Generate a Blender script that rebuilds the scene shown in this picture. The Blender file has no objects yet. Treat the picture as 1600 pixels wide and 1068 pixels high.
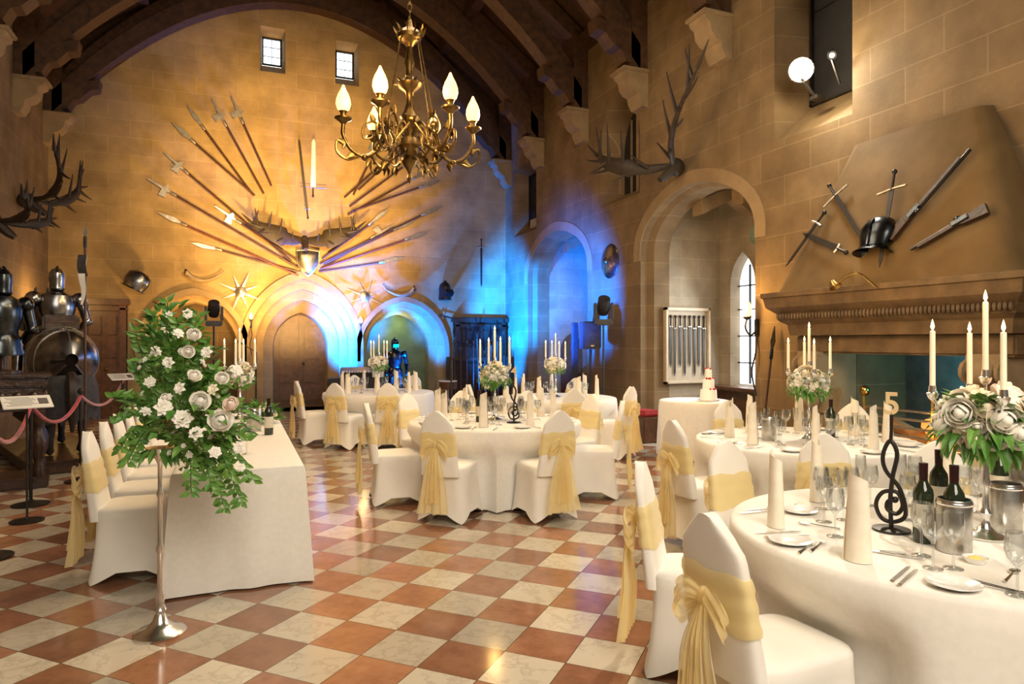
import bpy, bmesh, math, random
from mathutils import Vector, Matrix, geometry
PI=math.pi; rad=math.radians
rnd=random.Random(11)
scene=bpy.context.scene; COL=scene.collection
F,PX0,PY0,HC=1067.,800.,534.,1.55
YAW=rad(21.9); cs,sn=math.cos(YAW),math.sin(YAW)
CAM=Vector((0,0,HC))
def ray(px,py):
    l=(px-PX0)/F; return Vector((l*cs+sn, cs-l*sn, -(py-PY0)/F))
def onY(px,py,Y): d=ray(px,py); return CAM+d*(Y/d.y)
def onX(px,py,X): d=ray(px,py); return CAM+d*(X/d.x)
def onZ(px,py,Z): d=ray(px,py); return CAM+d*((Z-HC)/d.z)
def atd(px,py,dep): return CAM+ray(px,py)*dep
def fl(px,dep,z=0.): p=atd(px,534,dep); return Vector((p.x,p.y,z))
D=16.0
W=onY(790,534,D).x
L=onY(75,534,D).x
MID=(W+L)/2
# ------------------------------------------------------------------ mesh builder
def cr(P,n=6):
    P=[Vector(p) for p in P]; Q=[P[0]*2-P[1]]+P+[P[-1]*2-P[-2]]; out=[]
    for i in range(1,len(Q)-2):
        a,b,c,d=Q[i-1:i+3]
        for k in range(n):
            t=k/n
            out.append(.5*((2*b)+(c-a)*t+(2*a-5*b+4*c-d)*t*t+(3*b-a-3*c+d)*t**3))
    out.append(P[-1]); return out
class MB:
    def __init__(s): s.bm=bmesh.new(); s.M=Matrix.Identity(4)
    def v(s,p): return s.bm.verts.new(s.M@Vector(p))
    def f(s,vs):
        try: return s.bm.faces.new(vs)
        except ValueError: return None
    def box(s,c,size,rot=None,b=0):
        m=Matrix.Translation(Vector(c))
        if rot is not None: m=m@(rot if isinstance(rot,Matrix) else Matrix.Rotation(rot,4,'Z'))
        m=s.M@m@Matrix.Diagonal((size[0],size[1],size[2],1))
        r=bmesh.ops.create_cube(s.bm,size=1,matrix=m)
        if b:
            es=list({e for v in r['verts'] for e in v.link_edges})
            bmesh.ops.bevel(s.bm,geom=es,offset=b,segments=2,affect='EDGES')
        return s
    def loft(s,rings,closed=True,c0=True,c1=True):
        R=[[s.v(p) for p in r] for r in rings]; n=len(R[0])
        for i in range(len(R)-1):
            for k in range(n if closed else n-1):
                k2=(k+1)%n; s.f([R[i][k],R[i][k2],R[i+1][k2],R[i+1][k]])
        if closed and c0: s.f(R[0][::-1])
        if closed and c1: s.f(R[-1])
        return R
    def tube(s,pts,r,n=8,cap=True,flat=None):
        P=[Vector(p) for p in pts]; m=len(P); rings=[]; nrm=None
        for i in range(m):
            t=(P[min(i+1,m-1)]-P[max(i-1,0)])
            t=t.normalized() if t.length>1e-9 else Vector((0,0,1))
            if nrm is None:
                nrm=t.orthogonal().normalized() if flat is None else (Vector(flat)-t*Vector(flat).dot(t)).normalized()
            else:
                nn=nrm-t*nrm.dot(t); nrm=nn.normalized() if nn.length>1e-6 else t.orthogonal().normalized()
            bn=t.cross(nrm); ri=r[i] if isinstance(r,(list,tuple)) else r
            rx,ry=ri if isinstance(ri,(list,tuple)) else (ri,ri)
            rings.append([P[i]+nrm*(rx*math.cos(2*PI*k/n))+bn*(ry*math.sin(2*PI*k/n)) for k in range(n)])
        s.loft(rings,True,cap,cap); return s
    def lathe(s,prof,n=16,M=None,sx=1,sy=1):
        M=M or Matrix.Identity(4); rows=[]
        for (r,z) in prof:
            if r<1e-5: rows.append([s.v(M@Vector((0,0,z)))])
            else: rows.append([s.v(M@Vector((r*sx*math.cos(2*PI*k/n),r*sy*math.sin(2*PI*k/n),z))) for k in range(n)])
        for a,b in zip(rows,rows[1:]):
            for k in range(n):
                k2=(k+1)%n
                if len(a)==1 and len(b)==1: continue
                if len(a)==1: s.f([a[0],b[k2],b[k]])
                elif len(b)==1: s.f([a[k],a[k2],b[0]])
                else: s.f([a[k],a[k2],b[k2],b[k]])
        return s
    def ell(s,c,r,n=12,m=7,M=None):
        T=(M or Matrix.Identity(4))
        T=Matrix.Translation(Vector(c))@T@Matrix.Diagonal((r[0],r[1],r[2],1))
        prof=[(math.sin(PI*i/m),-math.cos(PI*i/m)) for i in range(m+1)]
        prof[0]=(0,-1); prof[-1]=(0,1)
        return s.lathe(prof,n,T)
    def prism(s,poly,mapf,d0,d1):
        A=[s.v(mapf(u,z,d0)) for u,z in poly]; B=[s.v(mapf(u,z,d1)) for u,z in poly]; n=len(A)
        for k in range(n): s.f([A[k],A[(k+1)%n],B[(k+1)%n],B[k]])
        tr=geometry.tessellate_polygon([[Vector((u,z,0)) for u,z in poly]])
        for t in tr: s.f([A[i] for i in t]); s.f([B[i] for i in t][::-1])
        return s
    def strip(s,pts,wv):
        a=[]; b=[]
        for p,w in zip(pts,wv):
            p=Vector(p); w=Vector(w); a.append(s.v(p-w)); b.append(s.v(p+w))
        for i in range(len(a)-1): s.f([a[i],b[i],b[i+1],a[i+1]])
    def leaf(s,p,d,up,l,w):
        p=Vector(p); d=Vector(d).normalized(); sd=d.cross(Vector(up))
        sd=sd.normalized() if sd.length>1e-4 else d.orthogonal().normalized()
        u=sd.cross(d)
        a=s.v(p); m1=s.v(p+d*l*.45-u*l*.02); t=s.v(p+d*l-u*l*.18)
        x1=s.v(p+d*l*.35+sd*w+u*l*.07); x2=s.v(p+d*l*.35-sd*w+u*l*.07)
        y1=s.v(p+d*l*.72+sd*w*.6-u*l*.02); y2=s.v(p+d*l*.72-sd*w*.6-u*l*.02)
        s.f([a,x1,m1]); s.f([a,m1,x2]); s.f([m1,x1,y1]); s.f([m1,y2,x2]); s.f([m1,y1,t]); s.f([m1,t,y2])
    def build(s,name,mat,parent=None,ang=40,loc=None,norm=True):
        bm=s.bm
        if norm: bmesh.ops.recalc_face_normals(bm,faces=bm.faces)
        me=bpy.data.meshes.new(name); bm.to_mesh(me); bm.free()
        me.materials.append(mat)
        if ang:
            me.polygons.foreach_set('use_smooth',[True]*len(me.polygons)); me.set_sharp_from_angle(angle=rad(ang))
        o=bpy.data.objects.new(name,me); COL.objects.link(o)
        if parent: o.parent=parent
        if loc is not None: o.location=loc
        return o
# ------------------------------------------------------------------ tags
def tag(o,label,cat,group=None,kind=None):
    if label: o['label']=label
    if cat: o['category']=cat
    if group: o['group']=group
    if kind: o['kind']=kind
    return o
def thing(name,label,cat,loc=(0,0,0),rz=0,group=None):
    o=bpy.data.objects.new(name,None); o.empty_display_size=.1; COL.objects.link(o)
    o.location=loc; o.rotation_euler=(0,0,rz); return tag(o,label,cat,group)
def struct(o): o['kind']='structure'; return o
def dup(root,loc=None,rz=None,label=None,group=None,scale=None):
    r=root.copy(); COL.objects.link(r)
    if loc is not None: r.location=loc
    if rz is not None: r.rotation_euler=(0,0,rz)
    if scale: r.scale=(scale,)*3
    if label: r['label']=label
    if group: r['group']=group
    for ch in list(root.children):
        c=ch.copy(); COL.objects.link(c); c.parent=r
        for g in list(ch.children):
            d=g.copy(); COL.objects.link(d); d.parent=c
    return r
def ali(a,b,nrm):
    a=Vector(a); b=Vector(b); z=(b-a).normalized(); y=Vector(nrm); y=(y-z*y.dot(z)).normalized(); x=y.cross(z)
    m=Matrix((x,y,z)).transposed().to_4x4(); m.translation=a; return m
# ------------------------------------------------------------------ materials
def nm(name):
    m=bpy.data.materials.new(name); m.use_nodes=True; nt=m.node_tree
    return m,nt,nt.nodes['Principled BSDF']
def Lk(nt,a,b): nt.links.new(a,b)
def mix(nt,fac,a,b,mode='MIX'):
    n=nt.nodes.new('ShaderNodeMix'); n.data_type='RGBA'; n.blend_type=mode
    for i,val in ((0,fac),(6,a),(7,b)):
        if hasattr(val,'is_output'): Lk(nt,val,n.inputs[i])
        else: n.inputs[i].default_value=val if i==0 else (*val[:3],1)
    return n.outputs[2]
def math_(nt,op,a,b=None):
    n=nt.nodes.new('ShaderNodeMath'); n.operation=op
    for i,val in enumerate((a,b)):
        if val is None: continue
        if hasattr(val,'is_output'): Lk(nt,val,n.inputs[i])
        else: n.inputs[i].default_value=val
    return n.outputs[0]
def noise_(nt,vec,scale,detail=4,rough=.55):
    n=nt.nodes.new('ShaderNodeTexNoise'); n.inputs['Scale'].default_value=scale; n.inputs['Detail'].default_value=detail; n.inputs['Roughness'].default_value=rough
    Lk(nt,vec,n.inputs['Vector']); return n
def mat(name,c1,c2=None,scale=8,rough=.5,metal=0,bump=0,emit=0,ecol=None,sheen=0,spec=.5,coat=0):
    m,nt,b=nm(name); tc=nt.nodes.new('ShaderNodeTexCoord').outputs['Object']
    c2=c2 or tuple(x*.85 for x in c1)
    n=noise_(nt,tc,scale); cr_=nt.nodes.new('ShaderNodeMapRange'); cr_.inputs[1].default_value=.32; cr_.inputs[2].default_value=.68
    Lk(nt,n.outputs[0],cr_.inputs[0])
    Lk(nt,mix(nt,cr_.outputs[0],c1,c2),b.inputs['Base Color'])
    b.inputs['Roughness'].default_value=rough; b.inputs['Metallic'].default_value=metal
    b.inputs['Specular IOR Level'].default_value=spec
    if coat: b.inputs['Coat Weight'].default_value=coat
    if sheen: b.inputs['Sheen Weight'].default_value=sheen
    if emit: b.inputs['Emission Color'].default_value=(*(ecol or c1),1); b.inputs['Emission Strength'].default_value=emit
    if bump:
        bp=nt.nodes.new('ShaderNodeBump'); bp.inputs['Strength'].default_value=bump; bp.inputs['Distance'].default_value=.02
        Lk(nt,n.outputs[0],bp.inputs['Height']); Lk(nt,bp.outputs[0],b.inputs['Normal'])
    return m
def stone(name,ax,c1,c2,mort,bw=.82,bh=.36):
    m,nt,b=nm(name); tc=nt.nodes.new('ShaderNodeTexCoord').outputs['Object']
    sp=nt.nodes.new('ShaderNodeSeparateXYZ'); Lk(nt,tc,sp.inputs[0]); cb=nt.nodes.new('ShaderNodeCombineXYZ')
    Lk(nt,sp.outputs[ax],cb.inputs[0]); Lk(nt,sp.outputs[2],cb.inputs[1])
    br=nt.nodes.new('ShaderNodeTexBrick'); Lk(nt,cb.outputs[0],br.inputs['Vector'])
    br.inputs['Scale'].default_value=1; br.inputs['Brick Width'].default_value=bw; br.inputs['Row Height'].default_value=bh
    br.inputs['Mortar Size'].default_value=.006; br.inputs['Mortar Smooth'].default_value=.3
    br.inputs['Color1'].default_value=(*c1,1); br.inputs['Color2'].default_value=(*c2,1); br.inputs['Mortar'].default_value=(*mort,1)
    n=noise_(nt,tc,2.2,6); n2=noise_(nt,tc,30,4)
    mr=nt.nodes.new('ShaderNodeMapRange'); mr.inputs[1].default_value=.3; mr.inputs[2].default_value=.7; mr.inputs[3].default_value=.7; mr.inputs[4].default_value=1.15
    Lk(nt,n.outputs[0],mr.inputs[0])
    Lk(nt,mix(nt,1.,br.outputs[0],mr.outputs[0],'MULTIPLY'),b.inputs['Base Color'])
    b.inputs['Roughness'].default_value=.85; b.inputs['Specular IOR Level'].default_value=.25
    h=math_(nt,'SUBTRACT',math_(nt,'MULTIPLY',n2.outputs[0],.35),br.outputs['Fac'])
    bp=nt.nodes.new('ShaderNodeBump'); bp.inputs['Strength'].default_value=.3; bp.inputs['Distance'].default_value=.02
    Lk(nt,h,bp.inputs['Height']); Lk(nt,bp.outputs[0],b.inputs['Normal']); return m
def floor_mat():
    m,nt,b=nm('checker_marble'); tc=nt.nodes.new('ShaderNodeTexCoord').outputs['Object']
    mp=nt.nodes.new('ShaderNodeMapping'); s=.32
    mp.inputs['Rotation'].default_value=(0,0,rad(45)); mp.inputs['Scale'].default_value=(1/s,1/s,1/s); mp.inputs['Location'].default_value=(.3,.2,.5)
    Lk(nt,tc,mp.inputs['Vector']); sp=nt.nodes.new('ShaderNodeSeparateXYZ'); Lk(nt,mp.outputs[0],sp.inputs[0])
    fx=math_(nt,'FLOOR',sp.outputs[0]); fy=math_(nt,'FLOOR',sp.outputs[1])
    par=math_(nt,'PINGPONG',math_(nt,'ADD',fx,fy),1.)
    cb=nt.nodes.new('ShaderNodeCombineXYZ'); Lk(nt,fx,cb.inputs[0]); Lk(nt,fy,cb.inputs[1])
    wn=nt.nodes.new('ShaderNodeTexWhiteNoise'); wn.noise_dimensions='2D'; Lk(nt,cb.outputs[0],wn.inputs['Vector'])
    off=nt.nodes.new('ShaderNodeVectorMath'); off.operation='ADD'; Lk(nt,mp.outputs[0],off.inputs[0])
    sc=nt.nodes.new('ShaderNodeVectorMath'); sc.operation='SCALE'; sc.inputs['Scale'].default_value=9; Lk(nt,wn.outputs['Color'],sc.inputs[0]); Lk(nt,sc.outputs[0],off.inputs[1])
    n1=noise_(nt,off.outputs[0],1.6,8,.65); n2=noise_(nt,off.outputs[0],6,6,.6)
    rr=nt.nodes.new('ShaderNodeMapRange'); rr.inputs[1].default_value=.4; rr.inputs[2].default_value=.62; Lk(nt,n1.outputs[0],rr.inputs[0])
    red=mix(nt,rr.outputs[0],(.22,.082,.04),(.33,.14,.072)); red=mix(nt,math_(nt,'MULTIPLY',n2.outputs[0],.5),red,(.42,.24,.14))
    vn=math_(nt,'ABSOLUTE',math_(nt,'SUBTRACT',n1.outputs[0],.5)); vv=nt.nodes.new('ShaderNodeMapRange'); vv.inputs[1].default_value=0; vv.inputs[2].default_value=.035; vv.inputs[3].default_value=.5; vv.inputs[4].default_value=0; Lk(nt,vn,vv.inputs[0])
    wh=mix(nt,vv.outputs[0],(.55,.485,.38),(.34,.28,.21)); 
    col=mix(nt,par,red,wh)
    tv=nt.nodes.new('ShaderNodeMapRange'); tv.inputs[3].default_value=.65; tv.inputs[4].default_value=1.12; Lk(nt,wn.outputs['Value'],tv.inputs[0])
    col=mix(nt,1.,col,tv.outputs[0],'MULTIPLY')
    g=math_(nt,'MINIMUM',math_(nt,'PINGPONG',sp.outputs[0],.5),math_(nt,'PINGPONG',sp.outputs[1],.5))
    gg=math_(nt,'LESS_THAN',g,.008)
    col=mix(nt,gg,col,(.12,.07,.04)); Lk(nt,col,b.inputs['Base Color'])
    r=nt.nodes.new('ShaderNodeMapRange'); r.inputs[3].default_value=.07; r.inputs[4].default_value=.2; Lk(nt,n2.outputs[0],r.inputs[0]); Lk(nt,r.outputs[0],b.inputs['Roughness'])
    b.inputs['Specular IOR Level'].default_value=.75
    return m
def mixsh(name,col,tr,rough=.5):
    m,nt,b=nm(name); out=nt.nodes['Material Output']; tc=nt.nodes.new('ShaderNodeTexCoord').outputs['Object']
    n=noise_(nt,tc,9); c=mix(nt,n.outputs[0],col,tuple(x*.9 for x in col)); Lk(nt,c,b.inputs['Base Color']); b.inputs['Roughness'].default_value=rough
    b.inputs['Sheen Weight'].default_value=.5
    t=nt.nodes.new('ShaderNodeBsdfTransparent'); t.inputs[0].default_value=(1,.96,.84,1)
    tl=nt.nodes.new('ShaderNodeBsdfTranslucent'); Lk(nt,c,tl.inputs[0])
    m1=nt.nodes.new('ShaderNodeMixShader'); m1.inputs[0].default_value=.3; Lk(nt,b.outputs[0],m1.inputs[1]); Lk(nt,tl.outputs[0],m1.inputs[2])
    m2=nt.nodes.new('ShaderNodeMixShader'); m2.inputs[0].default_value=tr; Lk(nt,m1.outputs[0],m2.inputs[1]); Lk(nt,t.outputs[0],m2.inputs[2])
    Lk(nt,m2.outputs[0],out.inputs[0]); return m
def glass_mat():
    m,nt,b=nm('clear_glass'); out=nt.nodes['Material Output']
    t=nt.nodes.new('ShaderNodeBsdfTransparent'); t.inputs[0].default_value=(.93,.94,.94,1)
    g=nt.nodes.new('ShaderNodeBsdfGlossy'); g.inputs['Roughness'].default_value=.05
    lw=nt.nodes.new('ShaderNodeLayerWeight'); lw.inputs[0].default_value=.35
    tc=nt.nodes.new('ShaderNodeTexCoord').outputs['Object']; n=noise_(nt,tc,3); f=math_(nt,'ADD',math_(nt,'MULTIPLY',lw.outputs['Facing'],.75),math_(nt,'MULTIPLY',n.outputs[0],.1))
    mx=nt.nodes.new('ShaderNodeMixShader'); Lk(nt,f,mx.inputs[0]); Lk(nt,t.outputs[0],mx.inputs[1]); Lk(nt,g.outputs[0],mx.inputs[2]); Lk(nt,mx.outputs[0],out.inputs[0]); return m
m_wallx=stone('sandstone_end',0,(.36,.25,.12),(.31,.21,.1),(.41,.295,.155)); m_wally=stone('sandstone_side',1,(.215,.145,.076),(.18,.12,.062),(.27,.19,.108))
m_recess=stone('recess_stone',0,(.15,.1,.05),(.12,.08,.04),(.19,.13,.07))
m_bayx=stone('bay_stone_end',0,(.38,.315,.225),(.33,.27,.19),(.44,.365,.265),.7,.33); m_bayy=stone('bay_stone_side',1,(.38,.315,.225),(.33,.27,.19),(.44,.365,.265),.7,.33)
m_trim=mat('dressed_stone',(.3,.21,.115),(.22,.152,.08),5,.8,bump=.2)
m_vous=mat('arch_stone',(.3,.208,.112),(.24,.165,.088),4,.85,bump=.2)
m_hood=mat('hood_stone',(.19,.12,.05),(.11,.068,.028),1.6,.85,bump=.35,spec=.25)
m_mantel=mat('mantel_stone',(.18,.108,.048),(.085,.05,.022),6,.6,bump=.4)
m_floor=floor_mat()
m_roof=mat('dark_oak',(.085,.04,.018),(.038,.018,.009),9,.5,bump=.2)
m_wood=mat('brown_oak',(.13,.055,.022),(.065,.027,.011),10,.4,bump=.15)
m_carv=mat('carved_dark_oak',(.05,.02,.01),(.018,.008,.005),14,.35,bump=.4)
m_cloth=mat('white_linen',(.86,.83,.77),(.81,.78,.72),30,.85,sheen=.2,spec=.2)
m_span=mat('white_spandex',(.87,.84,.78),(.82,.79,.73),6,.7,sheen=.3,spec=.3)
m_nap=mat('ivory_napkin',(.9,.82,.68),(.83,.74,.6),18,.8)
m_sash=mixsh('gold_organza',(1.,.85,.45),.34,.42)
m_silver=mat('polished_silver',(.9,.89,.88),(.74,.73,.72),6,.22,1)
m_steel=mat('armour_steel',(.36,.36,.37),(.13,.13,.14),7,.25,1)
m_steelw=mat('weapon_steel',(.62,.58,.52),(.36,.33,.29),9,.35,1)
m_bsteel=mat('brushed_steel',(.62,.6,.57),(.45,.43,.4),30,.3,1)
m_iron=mat('black_iron',(.022,.02,.02),(.04,.033,.028),12,.42,.6)
m_brass=mat('antique_brass',(.24,.15,.05),(.09,.055,.02),16,.38,1)
m_bbrass=mat('bright_brass',(.6,.4,.14),(.42,.26,.08),12,.25,1)
m_gold=mat('gold_paint',(.8,.6,.32),(.66,.46,.22),9,.45,.3)
m_black=mat('black_plastic',(.015,.015,.017),(.03,.03,.034),20,.45)
m_red=mat('red_rope',(.42,.02,.03),(.26,.01,.02),30,.7,sheen=.4)
m_shaft=mat('ash_shaft',(.07,.028,.013),(.035,.014,.008),12,.45)
m_shaftr=mat('red_shaft',(.15,.04,.022),(.08,.022,.014),12,.45)
m_antl2=mat('dark_brown_antler',(.032,.019,.01),(.016,.01,.006),10,.6,bump=.3)
m_wax=mat('ivory_wax',(.88,.8,.64),(.82,.72,.54),6,.5,emit=.25,ecol=(1,.75,.4))
m_flame=mat('candle_flame',(1,.72,.3),(1,.6,.2),20,.5,emit=12,ecol=(1,.66,.25))
m_shade=mat('glowing_shade',(1,.75,.35),(1,.62,.22),10,.4,emit=3.,ecol=(1,.58,.17))
m_leaf=mat('green_leaf',(.06,.19,.03),(.19,.37,.07),12,.45)
m_leafd=mat('dark_leaf',(.03,.11,.022),(.08,.21,.04),12,.4)
m_pw=mat('white_petal',(.93,.9,.84),(.9,.86,.75),18,.8,sheen=.3); m_pc=mat('cream_petal',(.93,.86,.7),(.9,.79,.58),18,.8,sheen=.3); m_pp=mat('blush_petal',(.94,.72,.62),(.93,.82,.72),18,.8,sheen=.3)
m_glass=glass_mat()
m_bottle=mat('dark_bottle',(.012,.02,.01),(.02,.03,.012),6,.08,spec=.8)
m_foil=mat('dark_foil',(.05,.012,.015),(.03,.01,.01),20,.3,.5)
m_paper=mat('cream_label',(.72,.67,.55),(.66,.6,.48),30,.7)
m_china=mat('white_china',(.86,.85,.82),(.82,.8,.77),8,.15,coat=.5)
m_pane=mat('daylight_pane',(.7,.85,1),(.8,.9,1),4,.4,emit=2.4,ecol=(.72,.87,1))
m_pane2=mat('bay_daylight_pane',(.8,.9,1),(.9,.95,1),3,.4,emit=3,ecol=(.86,.94,1))
m_dpane=mat('dusky_pane',(.016,.016,.02),(.009,.009,.011),5,.5)
m_stain=mat('stained_pane',(.1,.5,.35),(.7,.6,.12),9,.4,emit=1.0,ecol=(.35,.75,.5))
m_green=mat('green_plaster',(.2,.25,.13),(.13,.17,.085),3,.85)
m_soot=mat('hearth_stone',(.12,.13,.12),(.05,.06,.06),4,.8,bump=.4)
m_log=mat('split_log',(.3,.16,.06),(.16,.08,.03),12,.8,bump=.5)
m_ember=mat('ember',(.9,.25,.04),(.3,.05,.01),16,.8,emit=1.5,ecol=(1,.32,.06))
m_spot=mat('spot_lens',(1,1,1),(1,.97,.9),5,.3,emit=500,ecol=(1,.95,.82)); m_spot2=mat('dim_spot_lens',(1,1,1),(1,.97,.9),5,.3,emit=6,ecol=(1,.9,.7))
m_sign=mat('sign_board',(.75,.74,.7),(.7,.69,.66),8,.5); m_ink=mat('sign_ink',(.08,.07,.07),(.12,.11,.1),40,.7)
m_cush=mat('red_cushion',(.35,.02,.02),(.25,.015,.015),18,.8)
m_icing=mat('white_icing',(.92,.91,.89),(.89,.88,.86),10,.5); m_berry=mat('red_berry',(.5,.02,.03),(.35,.01,.02),20,.3)
m_capar=mat('black_caparison',(.02,.02,.022),(.045,.04,.04),16,.8)
m_horse=mat('dark_horse_coat',(.03,.019,.014),(.016,.01,.008),14,.5)
m_butter=mat('butter',(.85,.7,.25),(.8,.64,.2),10,.5)
m_frame=mat('pale_frame',(.5,.4,.27),(.42,.33,.22),8,.5); m_mount=mat('display_backing',(.42,.34,.24),(.36,.29,.2),6,.7)
m_horn=mat('horn',(.12,.08,.05),(.3,.22,.13),5,.3)
m_fabric=mat('pennant_cloth',(.75,.73,.7),(.66,.64,.6),12,.8)
# ------------------------------------------------------------------ room shell
def arch_loop(c,a,zb,zs,rise,n=12):
    left=[]
    if rise>=a:
        R=(a*a+rise*rise)/(2*a); ph=math.acos((a-R)/R)
        for i in range(n+1):
            t=PI+(ph-PI)*i/n; left.append((c-a+R+R*math.cos(t),zs+R*math.sin(t)))
    else:
        for i in range(n+1):
            t=PI-PI/2*i/n; left.append((c+a*math.cos(t),zs+rise*(.84*math.sin(t)+.16*i/n)))
    right=[(2*c-u,z) for u,z in left[:-1]][::-1]
    return [(c-a,zb)]+left+right+[(c+a,zb)]
def rect(u0,u1,z0,z1): return [(u0,z0),(u0,z1),(u1,z1),(u1,z0)]
def wall(name,outer,holes,mapf,m):
    mb=MB(); polys=[outer]+[h[0][0] for h in holes]
    vs=[[mb.v(mapf(u,z,0)) for u,z in p] for p in polys]; flat=[x for p in vs for x in p]
    for t in geometry.tessellate_polygon([[Vector((u,z,0)) for u,z in p] for p in polys]): mb.f([flat[i] for i in t])
    for h,v0 in zip(holes,vs[1:]):
        prev=v0
        for loop,d in h[1:]:
            cur=[mb.v(mapf(u,z,d)) for u,z in loop]; n=len(cur)
            for k in range(n): mb.f([prev[k],prev[(k+1)%n],cur[(k+1)%n],cur[k]])
            prev=cur
    return struct(mb.build(name,m,ang=20,norm=False))
bk=lambda u,z,d: Vector((u,D+d,z))
rt=lambda u,z,d: Vector((W+d,u,z))
ZT=7.4
fb=MB(); fb.box(((L+W)/2,7,-.1),(W-L+.4+6,20,.2)); struct(fb.build('floor',m_floor,ang=0))
c0=onY(474,534,D).x
KC=1.28
cent=[(arch_loop(c0,a,0.,1.45,a*KC),d) for a,d in ((1.18,0),(1.18,.14),(1.02,.16),(1.02,.34),(.84,.36),(.84,.54),(.62,.74),(.58,1.0))]
xr=onY(630,534,D).x; xl=onY(303,534,D).x
rgt=[(arch_loop(xr,a,0.,1.36,a*1.14),d) for a,d in ((1.0,0),(1.0,.12),(.88,.16),(.86,.34),(.76,.54),(.76,.9))]
lft=[(arch_loop(xl,a,0.,1.42,a*1.16),d) for a,d in ((.98,0),(.98,.14),(.86,.18),(.84,.5))]
def pxrect(x0,x1,y0,y1,d):
    a=onY(x0,y1,D); b=onY(x1,y0,D); return rect(a.x,b.x,a.z,b.z)
w1=pxrect(406,446,46,110,0); w2=pxrect(524,561,68,130,0)
def ins(r,s,up=0): return rect(r[0][0]+s,r[2][0]-s,r[0][1]+s+up,r[1][1]-s)
wall('wall_back',[(L-.3,-.2),(L-.3,ZT),(MID,11.2),(W+.3,ZT),(W+.3,-.2)],
     [cent,rgt,lft,[(w1,0),(ins(w1,.06,.25),.5)],[(w2,0),(ins(w2,.06,.25),.5)]],bk,m_wallx)
mb=MB(); mb.prism(arch_loop(xr,.9,-.1,1.45,.95),bk,.9,.95); struct(mb.build('wall_niche',m_green))
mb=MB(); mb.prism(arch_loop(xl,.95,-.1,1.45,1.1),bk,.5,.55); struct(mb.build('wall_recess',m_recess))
def ringm(name,A,B,mapf,d1,d0,m):
    mb=MB(); n=len(A); va=[[mb.v(mapf(u,z,d)) for u,z in lp] for lp,d in ((A,d1),(A,d0),(B,d0),(B,d1))]
    for q in range(3):
        for i in range(n-1): mb.f([va[q][i],va[q][i+1],va[q+1][i+1],va[q+1][i]])
    return struct(mb.build(name,m,ang=30))
for nme,c,a0,a1,zs,k,zb in (('trim_1',c0,1.19,1.33,1.45,KC,0.),('trim_2',xr,1.01,1.12,1.36,1.14,1.1),('trim_3',xl,.99,1.1,1.42,1.16,1.1)):
    ringm(nme,arch_loop(c,a0,zb,zs,a0*k),arch_loop(c,a1,zb,zs,a1*k),bk,0,-.07,m_vous)
def win(name,r,d,m,mapf,bars=2):
    f=MB(); u0,u1,z0,z1=r[0][0],r[2][0],r[0][1],r[1][1]; t=.03
    for q in (rect(u0,u0+t,z0,z1),rect(u1-t,u1,z0,z1),rect(u0,u1,z0,z0+t),rect(u0,u1,z1-t,z1)): f.prism(q,mapf,d-.05,d)
    for i in range(1,bars+1):
        z=z0+(z1-z0)*i/(bars+1); f.prism(rect(u0,u1,z-.006,z+.006),mapf,d-.02,d-.005)
    if bars>1: u=(u0+u1)/2; f.prism(rect(u-.006,u+.006,z0,z1),mapf,d-.02,d-.005)
    o=struct(f.build(name,m_iron,ang=0)); p=MB(); p.prism(rect(u0,u1,z0,z1),mapf,d,d+.02); p.build('window_pane',m,o,ang=0); return o
win('window_1',ins(w1,.06,.25),.48,m_pane,bk); win('window_2',ins(w2,.06,.25),.48,m_pane,bk)
# right wall with bays
Yp=lambda px: onX(px,534,W).y
A1=(Yp(1180),Yp(1001)); A2=(Yp(918),Yp(825))
def ya(A,a=0): return arch_loop((A[0]+A[1])/2,(A[1]-A[0])/2-a,0.,3.05,.85-a*.5)
h1=[(ya(A1),0),(ya(A1),.12),(ya(A1,.1),.2),(ya(A1,.1),.5)]; h2=[(ya(A2),0),(ya(A2),.12),(ya(A2,.1),.2),(ya(A2,.1),.5)]
la=(Yp(1000),Yp(938)); lan=lambda s: arch_loop((la[0]+la[1])/2,(la[1]-la[0])/2-s,4.05+s*2,5.05,.95-s)
sl=rect(Yp(838),Yp(803),4.1,5.7)
tw=rect(Yp(1332),Yp(1210),4.05,7.0)
HY0,HY1=3.5,5.5
hearth=rect(HY0,HY1,0.,1.5)
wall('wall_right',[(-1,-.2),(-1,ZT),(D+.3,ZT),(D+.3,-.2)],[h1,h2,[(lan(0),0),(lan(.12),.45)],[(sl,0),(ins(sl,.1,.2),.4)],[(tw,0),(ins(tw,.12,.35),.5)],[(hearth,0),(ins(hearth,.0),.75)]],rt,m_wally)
for i,A in enumerate((A1,A2)):
    c=(A[0]+A[1])/2; a=(A[1]-A[0])/2
    ringm('trim_%d'%(4+i),arch_loop(c,a+.2,2.9,3.05,1.05),arch_loop(c,a+.005,2.9,3.05,.855),rt,0,-.014,m_vous)
wl=lan(.12); mb=MB(); mb.prism(wl,rt,.45,.48); o=struct(mb.build('window_3',m_dpane,ang=0))
mb=MB(); yc=(la[0]+la[1])/2; mb.box((W+.42,yc,4.9),(.08,.09,1.7)); mb.box((W+.42,yc,4.75),(.05,1.0,.07)); mb.box((W+.42,yc-.26,4.9),(.03,.03,1.4)); mb.box((W+.42,yc+.26,4.9),(.03,.03,1.4)); mb.build('window_mullion',m_trim,o,ang=0)
win('window_4',ins(sl,.1,.2),.4,m_dpane,rt); win('window_5',ins(tw,.12,.35),.5,m_dpane,rt,1)
mb=MB(); mb.prism(rect(HY0-.05,HY1+.05,-.05,1.55),rt,.75,.8); struct(mb.build('wall_hearth',m_soot,ang=0))
BX=7.8
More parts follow.
